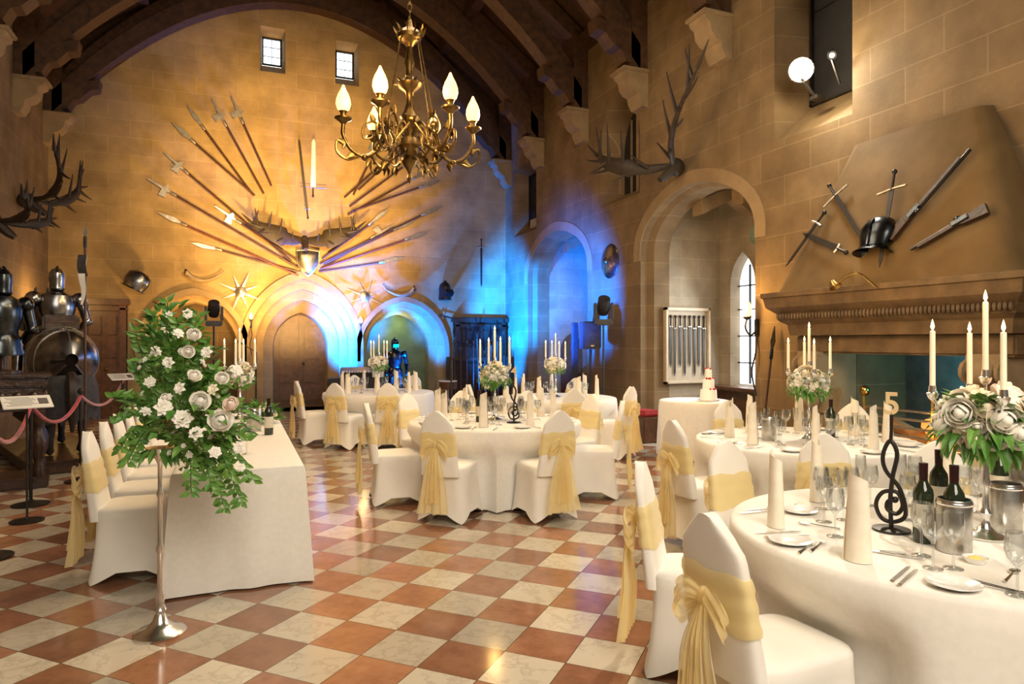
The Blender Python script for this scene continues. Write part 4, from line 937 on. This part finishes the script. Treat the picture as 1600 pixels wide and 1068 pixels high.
for y in (MY0+.42,MY1-.42):
    mb=MB(); x=XF+.22; mb.box(lo(x+.3,y,.4),(.5,.3,.8),b=.03); mb.prism([(x+.05-W,.8),(x+.52-W,.8),(x+.52-W,1.45),(x-.03-W,1.45),(x-.06-W,1.3),(x+.06-W,1.15),(x+.12-W,1.0)],lambda u,z,d,y=y: Vector((u,y-MC+d,z)),-.14,.14)
    for s_ in (-1,1): mb.tube([lo(x-.0,y+s_*.16,1.3),lo(x-.0,y+s_*.13,1.3)],.1,12)
    mb.ell(lo(x-.02,y,1.3),(.1,.12,.12),10,6); mb.ell(lo(x+.02,y,.95),(.08,.1,.14),10,6); mb.ell(lo(x+.0,y,.1),(.12,.16,.1),8,5)
    mb.build('carved_jamb',m_trim,t,ang=40)
mb=MB(); mb.box(lo(W-.02,MC,.04),(.85,MY1-MY0-.3,.08),b=.015); mb.build('hearth_slab',m_trim,t,ang=30)
gb=thing('fire_basket','steel and brass fire basket with logs standing in the hearth','fire grate',(W+.12,4.5,.08))
mb=MB()
for k in range(8): mb.tube([(-.28,-.76,.2+k*.085),(-.28,.76,.2+k*.085)],.014,6)
for k in range(7): mb.tube([(-.28,-.66+k*.22,.16),(.2,-.66+k*.22,.16)],.01,5)
mb.build('bars',m_bsteel,gb)
for y in (-.76,0,.76):
    mb=MB(); mb.tube([(-.28,y,0),(-.28,y,.92)],.022,6); mb.ell((-.28,y,.96),(.05,.05,.06),8,5); mb.tube([(.2,y,0),(.2,y,.6)],.016,6); mb.tube([(-.28,y,.2),(.2,y,.2)],.014,6); mb.build('andiron',m_bbrass,gb)
for k in range(11):
    r_=k//4; y=4.5+(-.5+(k%4)*.32)+.12*r_; o=MB(); o.tube([(0,-.2,0),(0,.2,.0)],[.075,.07],9); tag(o.build('log',m_log if k%3 else m_ember,loc=(W+.1-.06*r_,y,.37+r_*.14)),'split log piled in the iron fire basket','log','logs in the fire basket').rotation_euler=(.05*k,0,.5*(-1)**k)
HP0=Vector((XF+.05,0,2.1)); dh=Vector((W-.14-XF-.05,0,1.52)).normalized(); HN=Vector((-dh.z,0,dh.x))
def onH(px,py,off=.05): d=ray(px,py); p0=HP0+HN*off; return CAM+d*((p0-CAM).dot(HN)/d.dot(HN))
sword(onH(1296,290),onH(1356,388),HN,'sword slanting down to the right on the left of the fireplace hood',w=.024,guard=.16,bm_=m_iron)
sword(onH(1398,268,.09),onH(1374,418,.09),HN,'upright basket-hilted sword behind the breastplate on the hood',w=.024,guard=.15,bm_=m_iron)
sword(onH(1288,332),onH(1228,416),HN,'dagger at the lower left of the fireplace hood',w=.022,guard=.08,bm_=m_iron)
sword(onH(1322,394),onH(1254,364),HN,'short dark blade beside the dagger on the hood',w=.035,guard=.05,bm_=m_iron)
def gun(a,b,label):
    a=Vector(a); b=Vector(b); Ln=(b-a).length; t=thing('musket',label,'gun'); t.matrix_world=ali(a,b,HN)
    mb=MB(); mb.prism([(-.03,0),(.08,0),(.045,Ln*.3),(.025,Ln*.36),(.022,Ln*.9),(-.01,Ln*.9),(-.015,Ln*.3)],lambda u,z,d: Vector((u,d,z)),-.02,.02); mb.build('stock',m_carv,t,ang=20)
    mb=MB(); mb.tube([(-.012,0,Ln*.3),(-.012,0,Ln)],.016,8); mb.build('barrel',m_iron,t); mb=MB(); mb.box((0,.024,Ln*.32),(.05,.02,.14),b=.005); mb.ell((-.03,.03,Ln*.34),(.02,.012,.03),6,4); mb.build('lock',m_darm,t)
gun(onH(1392,374),onH(1515,232),'long musket crossing up to the right on the hood'); gun(onH(1542,322),onH(1424,391),'short carbine at the lower right of the hood')
hc=onH(1370,370,.06); t=thing('breastplate','dark steel breastplate with flared rim at the centre of the fireplace hood','armour'); t.matrix_world=ali(hc,hc+dh,HN)
mb=MB(); mb.lathe([(.21,-.17),(.165,-.14),(.15,-.1),(.175,0),(.18,.08),(.14,.16),(.09,.19),(0,.2)],22,None,1,.6); mb.build('plate',m_darm,t,ang=40)
mb=MB(); mb.tube([(0,.1,-.12),(0,.125,.02),(0,.09,.15)],.01,6); mb.build('ridge',m_darm,t)
pl=onH(1328,442,.2); t=thing('picture_light','small brass swan-neck lamp on the mantel shelf','lamp',pl); mb=MB(); mb.tube(cr([(.1,-.2,-.05),(0,-.1,.08),(0,.05,.06),(0,.15,.0)],6),.012,6); mb.build('swan_neck',m_bbrass,t); mb=MB(); mb.lathe([(0,.05),(.03,.04),(.06,-.03),(.055,-.03),(0,.03)],14,Matrix.Translation((0,.18,0))@Matrix.Rotation(-.6,4,'X')); mb.build('lamp_shade',m_bbrass,t)
# spotlight in high window
sp=onX(1252,108,W-.22); t=thing('spotlight','bright theatre spotlight mounted in the high window recess','spotlight',sp)
aim=(Vector((1.2,1.4,1.2))-sp).normalized(); Mq=aim.to_track_quat('Z','Y').to_matrix().to_4x4()
mb=MB(); mb.M=Mq; mb.lathe([(0,-.22),(.09,-.22),(.12,-.15),(.14,.06),(.13,.06),(.12,.0),(0,.0)],18); mb.build('housing',m_black,t)
mb=MB(); mb.M=Mq; mb.lathe([(0,.05),(.125,.045)],18); mb.build('lens',m_spot,t)
mb=MB(); mb.tube([(.0,0,-.1),(.22,0,-.3)],.02,6); mb.box((.24,0,-.3),(.12,.12,.04)); mb.build('bracket',m_iron,t)
s2=onX(1300,86,W-.12); t=thing('spotlight','smaller dimmer spotlight beside the bright one in the window recess','spotlight',s2); mb=MB(); mb.M=Mq; mb.lathe([(0,-.14),(.045,-.14),(.05,.03),(.045,.03),(0,.0)],14); mb.build('housing',m_black,t); mb=MB(); mb.M=Mq; mb.lathe([(0,.02),(.04,.018)],14); mb.build('lens',m_spot2,t); mb=MB(); mb.tube([(0,0,-.05),(.12,0,-.3)],.015,6); mb.build('bracket',m_iron,t)
# ------------------------------------------------------------------ armour
def helm_parts(t,m,z0=0.):
    mb=MB(); mb.lathe([(.085,z0+1.48),(.1,z0+1.5),(.095,z0+1.56),(.105,z0+1.62),(.1,z0+1.7),(.06,z0+1.755),(0,z0+1.77)],18,None,.9,1.05); mb.prism([(-.09,z0+1.68),(-.155,z0+1.62),(-.1,z0+1.54),(0,z0+1.54),(0,z0+1.68)],lambda u,z,d: Vector((d,u,z)),-.065,.065); mb.tube(cr([(0,-.08,z0+1.73),(0,0,z0+1.79),(0,.1,z0+1.7)],4),[(.005,.018)]*9,6); mb.build('helmet',m,t,ang=30)
def armour(label,loc,rz,m,h=1.7,half=False,z0=0.):
    t=thing('half_armour' if half else 'suit_of_armour',label,'armour',loc,rz); s=h/1.75; t.scale=(s,)*3
    if half:
        mb=MB(); mb.lathe([(0,0),(.17,0),(.17,.03),(.04,.05),(.035,.3),(0,.3)],16); mb.build('base',m_carv,t,ang=30)
    else:
        mb=MB(); mb.box((0,0,.04),(.5,.4,.08),b=.01); mb.build('base',m_carv,t,ang=30)
    mb=MB(); mb.lathe([(.12,z0+.98),(.155,z0+1.02),(.15,z0+1.08),(.19,z0+1.2),(.2,z0+1.32),(.17,z0+1.42),(.09,z0+1.47),(.07,z0+1.5),(0,z0+1.5)],20,None,1,.78); mb.build('cuirass',m,t)
    mb=MB(); mb.lathe([(.15,z0+1.03),(.19,z0+.98),(.185,z0+.95),(.2,z0+.92),(.195,z0+.88),(.21,z0+.84),(.205,z0+.8)],20,None,1,.8); mb.build('tassets',m,t)
    helm_parts(t,m,z0)
    for sg in (-1,1):
        mb=MB(); mb.ell((sg*.235,0,z0+1.38),(.085,.095,.09)); mb.tube([(sg*.25,0,z0+1.36),(sg*.3,.01,z0+1.1)],[.06,.05],10); mb.ell((sg*.3,.01,z0+1.1),(.06,.06,.06),10,6); mb.tube([(sg*.3,0,z0+1.1),(sg*.26,-.14,z0+.92)],[.052,.04],10); mb.ell((sg*.25,-.18,z0+.88),(.045,.06,.05),8,5); mb.build('arm',m,t)
        if half: continue
        mb=MB(); mb.tube([(sg*.1,0,.88),(sg*.12,-.01,.5)],[.09,.065],12); mb.ell((sg*.12,-.02,.5),(.07,.08,.075),10,6); mb.tube([(sg*.12,0,.5),(sg*.125,.02,.32),(sg*.125,.01,.13)],[.058,.062,.042],12); mb.ell((sg*.13,-.06,.115),(.048,.13,.04),10,6); mb.build('leg',m,t)
    return t
armour('dark suit of armour standing in the green right-hand arch',Vector((onY(613,534,D).x,D-.28,0)),0,m_darm,1.62)
cb_=fl(4,7.3)
armour('half armour standing on the carved oak stand at the left edge',cb_+Vector((0,0,1.212)),-2.4,m_darm,1.68,True,-.6)
# mounted knight
hp=fl(94,8.7); hz=.16; hd=rad(22)
t=thing('plinth','low dark wooden plinth under the armoured horse','plinth',hp,hd); mb=MB(); mb.box((0,.45,.08),(.9,2.5,.16),b=.02); mb.build('platform',m_carv,t,ang=30); mb=MB(); mb.box((0,.45,.15),(.95,2.55,.025),b=.006); mb.build('moulding',m_carv,t,ang=30)
hs=thing('armoured_horse','black model horse in steel crupper and dark caparison, seen from behind','horse',hp+Vector((0,0,hz+.003)),hd)
mb=MB()
mb.tube([(0,-.42,1.12),(0,-.3,1.18),(0,.1,1.16),(0,.5,1.14),(0,.85,1.18),(0,1.0,1.2)],[(.16,.16),(.27,.29),(.28,.3),(.27,.3),(.24,.3),(.12,.16)],16,flat=(1,0,0))
mb.tube(cr([(0,.85,1.3),(0,1.1,1.55),(0,1.25,1.85),(0,1.28,1.98)],4),[.22-.009*i for i in range(13)],12)
mb.tube([(0,1.22,1.98),(0,1.4,1.88),(0,1.66,1.62),(0,1.72,1.55)],[(.1,.13),(.1,.14),(.065,.08),(.05,.06)],12,flat=(1,0,0))
for sg in (-1,1):
    mb.ell((sg*.07,1.2,2.1),(.03,.03,.08),8,5)
    mb.tube([(sg*.15,.78,1.05),(sg*.16,.8,.7),(sg*.16,.78,.45),(sg*.16,.79,.12),(sg*.16,.83,0.02)],[.13,.085,.06,.045,.06],10)
    mb.tube([(sg*.16,-.25,1.1),(sg*.18,-.12,.8),(sg*.17,-.38,.52),(sg*.17,-.34,.14),(sg*.17,-.28,0.02)],[.2,.14,.07,.048,.062],10)
o=mb.build('horse_body',m_horse,hs,ang=60); md=o.modifiers.new('fuse','REMESH'); md.mode='VOXEL'; md.voxel_size=.03; md.use_smooth_shade=True; md=o.modifiers.new('soft','SMOOTH'); md.iterations=4
mb=MB(); mb.tube(cr([(0,-.6,1.0),(0,-.72,.85),(0,-.7,.55),(0,-.66,.3)],4),[.05,.06,.07,.08,.08,.08,.08,.07,.06,.05,.04,.03,.02],8); mb.build('tail',m_horse,hs)
mb=MB(); rings=[]
for i in range(10):
    y=-.64+i*.085; r=[.07,.21,.29,.34,.365,.375,.375,.37,.365,.36][i]; rings.append([(math.cos(a)*r*(1+.12*max(0,-math.sin(a))),y+.06*max(0,-math.sin(a)),1.15+math.sin(a)*r*1.08+.02) for a in [rad(-52+284*k/24) for k in range(25)]])
mb.loft(rings,False)
mb.build('crupper',m_steel,hs,ang=60)
mb=MB()
for i in (3,6,9): mb.tube([Vector(p)+Vector((0,0,.004)) for p in rings[i]],.008,6)
mb.tube([rings[i][12] for i in range(10)],.009,6); mb.tube([rings[i][0] for i in range(10)],.009,6); mb.tube([rings[i][24] for i in range(10)],.009,6)
mb.build('crupper_rim',m_steelw,hs)
mb=MB(); pts=[(math.cos(a)*.38,-.14+math.sin(a)*.46) for a in [rad(180+180*k/26) for k in range(27)]]; pts=[(-.38,.7)]+pts+[(.38,.7)]
mb.loft([[(x*s_+.015*math.sin(k*1.9)*(1.05-z),y*s_,z-(.05*math.sin(k*2.2) if z<.6 else 0)) for k,(x,y) in enumerate(pts)] for s_,z in ((.9,.98),(1.0,.82),(1.03,.62),(1.04,.42))],False); mb.build('caparison',m_capar,hs,ang=60)
mb=MB(); rings=[[(math.cos(a)*r,y,1.17+math.sin(a)*r+.02) for a in [rad(-20+220*k/16) for k in range(17)]] for y,r in ((.62,.32),(.8,.33),(.98,.3),(1.06,.2))]; mb.loft(rings,False); mb.build('peytral',m_steel,hs,ang=60)
mb=MB(); mb.box((0,.22,1.53),(.4,.55,.08),b=.03); mb.box((0,-.05,1.63),(.4,.06,.2),b=.025); mb.box((0,.5,1.6),(.36,.05,.18),b=.02); mb.build('saddle',m_carv,hs,ang=40)
rd=thing('mounted_knight','polished steel armour of the rider seated on the armoured horse','armour',hp+Vector((0,0,hz))+Matrix.Rotation(hd,3,'Z')@Vector((0,.2,0)),hd+PI)
m=m_steel; z0=.58
mb=MB(); mb.lathe([(.15,z0+.92),(.175,z0+1.0),(.165,z0+1.06),(.205,z0+1.2),(.215,z0+1.3),(.18,z0+1.41),(.09,z0+1.46),(.07,z0+1.49),(0,z0+1.49)],20,None,1,.78); mb.build('cuirass',m,rd)
mb=MB(); mb.lathe([(.16,z0+1.03),(.22,z0+.97),(.215,z0+.94),(.25,z0+.9)],20,None,1,.85); mb.build('fauld',m,rd)
helm_parts(rd,m,z0)
for sg in (-1,1):
    mb=MB(); mb.ell((sg*.25,0,z0+1.36),(.1,.11,.1)); mb.tube([(sg*.27,0,z0+1.34),(sg*.34,.02,z0+1.08)],[.065,.055],10); mb.ell((sg*.34,.02,z0+1.08),(.065,.065,.065),10,6); mb.tube([(sg*.34,.0,z0+1.08),(sg*.32 ,-.24,z0+1.0)],[.055,.042],10); mb.ell((sg*.32,-.28,z0+1.0),(.05,.06,.05),8,5); mb.build('arm',m,rd)
    mb=MB(); mb.tube([(sg*.16,-.05,z0+.93),(sg*.36,-.32,z0+.74)],[.105,.08],12); mb.ell((sg*.37,-.34,z0+.72),(.08,.085,.085),10,6); mb.tube([(sg*.37,-.33,z0+.7),(sg*.4,-.22,z0+.3)],[.065,.05],12); mb.ell((sg*.4,-.3,z0+.26),(.05,.13,.045),10,6); mb.build('leg',m,rd)
lp=atd(133,534,8.0); a=Vector((lp.x,lp.y,.02)); b=atd(133,350,8.0); spear(a,b,(-ray(129,400)),'tall lance standing upright at the right of the mounted knight',None,0,None,'lance',.014,.16,.35,m_iron)
pn=atd(129,402,7.96); t=thing('pennant','small black and white pennant hanging on the upright lance','flag',pn)
mb=MB(); mb.strip(cr([(0,0,0.03),(-.01,-.01,-.2),(.01,0,-.4),(-.01,0,-.55)],4),[camr*(.055-.0035*i) for i in range(13)]); mb.build('white_panel',m_fabric,t,ang=80)
mb=MB(); mb.strip([(p.x,p.y-.012,p.z) for p in cr([(0,0,.03),(-.01,-.01,-.1),(.01,0,-.22)],4)],[camr*.052]*9); mb.build('black_panel',m_capar,t,ang=80)
t=thing('carved_cabinet','dark carved oak stand on turned legs at the left edge','furniture',cb_,.2)
mb=MB(); mb.box((0,0,1.12),(.8,.6,.1),b=.02); mb.box((0,0,1.19),(.86,.66,.04),b=.012); mb.build('top',m_carv,t,ang=30)
mb=MB(); mb.box((0,0,.95),(.72,.54,.26),b=.02)
for k in range(5): mb.ell((-.28+k*.14,-.28,.95),(.055,.03,.08),8,5); 
for k in range(4): mb.ell((.37,-.2+k*.135,.95),(.03,.05,.08),8,5)
mb.build('carved_frieze',m_carv,t,ang=40)
for sx in (-1,1):
    for sy in (-1,1):
        mb=MB(); mb.lathe([(0,.1),(.05,.1),(.06,.2),(.04,.26),(.05,.32),(.085,.42),(.09,.5),(.05,.6),(.04,.66),(.06,.7),(.06,.83),(0,.83)],12,Matrix.Translation((sx*.32,sy*.22,0))); mb.build('leg',m_carv,t)
mb=MB(); mb.box((0,0,.06),(.82,.62,.12),b=.02); mb.build('base',m_carv,t,ang=30)
# stanchions, ropes and info boards
def stanchion(p,label,h=.98):
    t=thing('rope_stanchion',label,'stanchion',p); mb=MB(); mb.lathe([(0,0),(.16,0),(.16,.012),(.05,.03),(.018,.05),(0,.05)],20); mb.build('base',m_iron,t); mb=MB(); mb.lathe([(.016,.04),(.016,h),(.03,h),(.034,h+.03),(.02,h+.05),(0,h+.06)],10); mb.build('post',m_iron,t)
S=[(fl(126,7.6),'black rope post right of the armoured horse'),(fl(48,6.5),'black rope post behind the front information board'),(fl(192,10.6),'black rope post beside the far information board'),(fl(-20,4.9),'black rope post at the left edge of the photo')]
for p,lab in S: stanchion(p,lab)
def rope(a,b,label,sag=.22):
    mb=MB(); a=Vector((a.x,a.y,.95)); b=Vector((b.x,b.y,.95)); mb.tube([a.lerp(b,i/20)-Vector((0,0,sag*4*(i/20)*(1-i/20))) for i in range(21)],.018,8); tag(mb.build('barrier_rope',m_red),label,'rope')
rope(S[1][0],S[0][0],'red barrier rope sagging in front of the horse'); rope(S[0][0],S[2][0],'red barrier rope running back towards the wooden door'); rope(S[3][0],S[1][0],'red barrier rope at the left edge of the photo')
def board(p,label,w,rz,h=1.0):
    t=thing('information_board',label,'sign',p,rz); mb=MB(); mb.lathe([(0,0),(.13,0),(.13,.012),(.015,.025),(.009,.04),(.009,h),(0,h)],16); mb.build('stand',m_iron,t)
    M=Matrix.Translation((0,0,h+.03))@Matrix.Rotation(rad(24),4,'X'); mb=MB(); mb.M=M; mb.box((0,0,0),(w,w*.62,.012),b=.004); mb.build('panel',m_sign,t,ang=30)
    mb=MB(); mb.M=M
    for k in range(7): mb.box((-w*.12+(.02*(k%3-1)),w*.2-k*w*.065,.007),(w*(.5+.05*(k%2)),.006,.001))
    mb.box((w*.32,0,.007),(w*.2,w*.3,.001)); mb.build('printed_text',m_ink,t,ang=0)
board(fl(42,5.9),'white information board on a black stand at the left front',.36,math.atan2(1.2,5)+.15); board(fl(190,10.2),'white information board on a black stand near the wooden door',.34,.5)
# ------------------------------------------------------------------ band equipment
def tripod(mb,h,r=.35):
    mb.tube([(0,0,.25),(0,0,h)],.018,8)
    for k in range(3): a=k*2*PI/3+.4; mb.tube([(0,0,.42),(r*math.cos(a),r*math.sin(a),.012)],.012,6)
sp_=fl(922,11.9); t=thing('speaker_stand','black tripod stand carrying the loudspeaker','stand',sp_); mb=MB(); tripod(mb,1.42); mb.build('tripod',m_black,t)
t=thing('loudspeaker','black loudspeaker on a tripod in front of the far bay','loudspeaker',sp_+Vector((0,0,1.425)),-.2); mb=MB(); mb.box((0,0,.24),(.32,.3,.48),b=.02); mb.build('cabinet',m_black,t,ang=30); mb=MB(); mb.box((0,-.152,.24),(.28,.008,.43),b=.003); mb.build('grille',m_capar,t,ang=30); mb=MB(); mb.box((0,-.158,.06),(.07,.006,.02)); mb.build('badge',m_silver,t,ang=0)
def mover(p,where):
    t=thing('moving_head_light','black moving head stage light on a stand '+where,'stage light',p,rnd.uniform(-.4,.4)); mb=MB(); mb.box((0,0,.05),(.3,.24,.1),b=.02); mb.build('base',m_black,t,ang=30)
    for sg in (-1,1): mb=MB(); mb.box((sg*.14,0,.24),(.05,.12,.3),b=.02); mb.build('yoke_arm',m_black,t,ang=30)
    mb=MB(); mb.M=Matrix.Translation((0,0,.33))@Matrix.Rotation(.7,4,'X'); mb.lathe([(0,-.15),(.09,-.15),(.11,-.05),(.105,.1),(.1,.15),(0,.14)],16); mb.build('lamp_head',m_black,t)
    s=thing('lighting_stand','black tripod lighting stand '+where,'stand',(p[0],p[1],0)); mb=MB(); tripod(mb,p[2]-.002,.4); mb.build('tripod',m_black,s)
q=fl(943,11.5); mover((q.x,q.y,1.83),'right of the loudspeaker'); q=fl(334,13.0); mover((q.x,q.y,1.85),'behind the tall flowers')
q=fl(898,12.3); t=thing('column_speaker','slim black column loudspeaker left of the tripod loudspeaker','loudspeaker',q); mb=MB(); mb.box((0,0,.2),(.34,.4,.4),b=.02); mb.build('sub_base',m_black,t,ang=30); mb=MB(); mb.box((0,0,1.1),(.1,.1,1.6),b=.01); mb.build('column',m_black,t,ang=30)
q=fl(556,13.6); t=thing('mixing_desk','black draped mixing desk with equipment by the end wall arches','mixing desk',q,-.1)
mb=MB(); mb.box((0,0,.42),(1.1,.5,.84),b=.02); mb.build('black_drape',m_capar,t,ang=30); mb=MB(); mb.box((0,0,.93),(.6,.42,.14),rot=Matrix.Rotation(.25,4,'X'),b=.02); mb.build('mixer',m_black,t,ang=30); mb=MB()
for k in range(10): mb.box((-.24+k*.053,-.22,.97),(.02,.05,.03))
mb.build('faders',m_silver,t,ang=0); mb=MB(); mb.box((.42,0,.94),(.22,.36,.18),b=.01); mb.build('amplifier',m_bsteel,t,ang=30)
def mic(px,dep,label,h=1.35):
    t=thing('microphone_stand',label,'microphone',fl(px,dep),rnd.uniform(0,6)); mb=MB(); tripod(mb,h,.3); mb.tube([(0,0,h),(.25,0,h+.15)],.01,6); mb.build('stand',m_black,t); mb=MB(); mb.tube([(.25,0,h+.15),(.32,0,h+.2)],[.014,.022],8); mb.ell((.33,0,h+.207),(.028,.028,.028),8,6); mb.build('microphone',m_iron,t)
mic(705,13.2,'black microphone stand left of the weapon rack',1.3); mic(770,12.8,'black microphone stand by the blue lit corner'); mic(400,13.6,'black microphone stand left of the arched door')
q=fl(700,13.9); t=thing('drum','small drum on a stand between the armour and the weapon rack','drum',q); mb=MB(); tripod(mb,.6,.25); mb.build('stand',m_bsteel,t); mb=MB(); mb.lathe([(0,.6),(.18,.6),(.18,.76),(0,.76)],20); mb.build('shell',m_wood,t); mb=MB(); mb.lathe([(.183,.745),(.188,.75),(.188,.77),(0,.768)],20); mb.build('drum_head',m_china,t)
rk=Vector((5.35,D-.55,0)); t=thing('weapon_rack','dark oak rack holding upright polearms before the right-hand cupboard','rack',rk); mb=MB(); mb.box((0,0,.1),(1.5,.3,.1),b=.01); mb.box((0,.0,1.15),(1.5,.06,.08),b=.01)
for sg in (-1,1): mb.box((sg*.74,0,.6),(.07,.25,1.2),b=.01)
mb.build('frame',m_carv,t,ang=30)
for k in range(9):
    x=rk.x-.62+k*.155; spear((x,rk.y-.08,.16),(x+rnd.uniform(-.06,.06),rk.y-.02+rnd.uniform(0,.1),2.0+rnd.uniform(-.3,.35)),(0,-1,0),'upright polearm standing in the dark oak rack','polearms in the oak rack',k%3,None,'polearm',.015,.4,.7,m_darm)
q=fl(1014,10.9)-Vector((.22,0,0)); t=thing('bench','small oak bench with red cushion at the foot of the pier','bench',q,-PI/2+.1); mb=MB(); mb.box((0,0,.2),(.8,.36,.4),b=.015); mb.build('oak_body',m_wood,t,ang=30); mb=MB(); mb.box((0,0,.45),(.78,.35,.09),b=.03); mb.build('cushion',m_cush,t,ang=40)
spear((W-.2,11.35,.02),(W-.06,11.3,2.1),(-1,0,0),'spear leaning against the pier right of the moving head light',None,0,None,'polearm',.015,.3,.7,m_darm)
spear((W-.25,6.72,.02),(W-.06,6.66,1.75),(-1,0,0),'short spear leaning between sconce and fireplace',None,0,None,'polearm',.015,.3,.7,m_darm)
# ------------------------------------------------------------------ lights
def light(kind,loc,pw,col,size=.3,aim=None,ang=60,blend=.6,name='lamp'):
    l=bpy.data.lights.new(name,kind); l.energy=pw; l.color=col
    if kind=='AREA': l.shape='SQUARE'; l.size=size
    else: l.shadow_soft_size=size
    if kind=='SPOT': l.spot_size=rad(ang); l.spot_blend=blend
    o=bpy.data.objects.new(name,l); COL.objects.link(o); o.location=loc
    if aim is not None: o.rotation_euler=(Vector(aim)-Vector(loc)).to_track_quat('-Z','Y').to_euler()
    return o
warm=(1,.64,.27); amber=(1,.57,.17)
light('SPOT',(c0,12.4,1.4),2900,amber,.2,(c0,D,3.7),78,1.,'uplight')
light('SPOT',(c0-.3,9.5,4.6),3100,(1,.62,.2),.3,(c0-.3,D,4.8),66,1.,'wall_wash')
light('SPOT',(c0-1.9,14.7,.3),600,amber,.2,(c0-2.2,D,3.6),90,.9,'uplight')
cy=(.0,.17,1); cb2=(.0,.12,1)
light('SPOT',(W-2.3,13.6,1.3),11000,cy,.1,(W-.02,15.25,2.4),54,.7,'blue_uplight')
light('SPOT',(W-1.3,14.6,.3),2600,cy,.1,(W,15.75,1.6),70,.8,'blue_uplight')
light('SPOT',(W-2.4,10.2,1.1),9500,cb2,.1,(W,11.6,2.4),54,.9,'blue_uplight')
light('SPOT',(W+.6,11.9,.3),500,cy,.1,(BX-.4,14.5,2.6),80,.8,'blue_uplight')
light('SPOT',(xr+.3,D-.8,.3),6500,cy,.1,(xr-.85,D+.12,2.0),56,.8,'blue_uplight'); light('SPOT',(c0-.1,D-.6,.3),7500,cy,.1,(c0+.95,D+.2,1.7),58,.8,'blue_uplight')
light('SPOT',(xr-.2,D-.9,.3),3200,cy,.1,(xr+.85,D+.1,1.9),50,.8,'blue_uplight')
light('POINT',(xr,D+.5,2.0),9,(.7,1,.5),.1,name='niche_lamp')
for k in range(3):
    a=k*2*PI/3; light('POINT',(CH.x+.95*math.cos(a),CH.y+.95*math.sin(a),CH.z-.05),95,warm,.15,name='chandelier_lamp')
for i,(p,n_,lab,s_) in enumerate(SC): q=Vector(p)+Vector(n_)*.45+Vector((0,0,.15)); light('POINT',q,(38,10,45,40)[i],amber,.08,name='sconce_lamp')
for p in CLIGHT[:3]: light('POINT',p,6,amber,.05,name='candle_lamp')
light('POINT',(W+.3,4.5,1.2),18,(.05,.65,.85),.1,name='hearth_lamp'); light('POINT',(W-.35,4.5,.75),8,amber,.15,name='ember_lamp')
light('SPOT',sp+aim*.15,700,(1,.88,.68),.1,(1.2,1.4,1.0),75,.9,'spot_lamp')
light('POINT',sp+aim*.32,50,(1,.84,.54),.06,name='spot_spill')
light('AREA',(4.1,4.4,2.6),18,warm,.7,(W,4.8,2.5),name='hood_wash')
light('AREA',(-.9,7.0,3.6),22,(1,.85,.65),.8,(-2.2,10,1.6),name='armour_fill')  # added light that lifts the dark armour, stands for no fixture
light('AREA',(1.0,-1.5,4.6),400,(1,.88,.71),3.5,(1.6,5.5,.4),name='hall_wash')
light('AREA',(2.2,7.2,6.6),180,(1,.8,.56),3.0,(2.2,7.3,0),name='roof_wash')
light('POINT',(MID,11.0,6.9),45,amber,.4,name='rafter_fill')  # added fill to brighten the roof timbers; no lamp hangs here
light('AREA',(BX-.1,(A1[0]+A1[1])/2,2.0),100,(.82,.92,1),1.5,(4,(A1[0]+A1[1])/2-.6,.5),name='bay_daylight')
w=bpy.data.worlds.new('world'); scene.world=w; w.use_nodes=True; b=w.node_tree.nodes['Background']; b.inputs[0].default_value=(1,.86,.7,1); b.inputs[1].default_value=.15
cam=bpy.data.cameras.new('camera'); cam.sensor_width=36; cam.lens=24; cam.clip_end=200
co=bpy.data.objects.new('camera',cam); COL.objects.link(co); co.location=CAM; co.rotation_euler=(PI/2,0,-YAW); scene.camera=co
scene.view_settings.view_transform='Standard'; scene.view_settings.look='None'; scene.view_settings.exposure=-.08
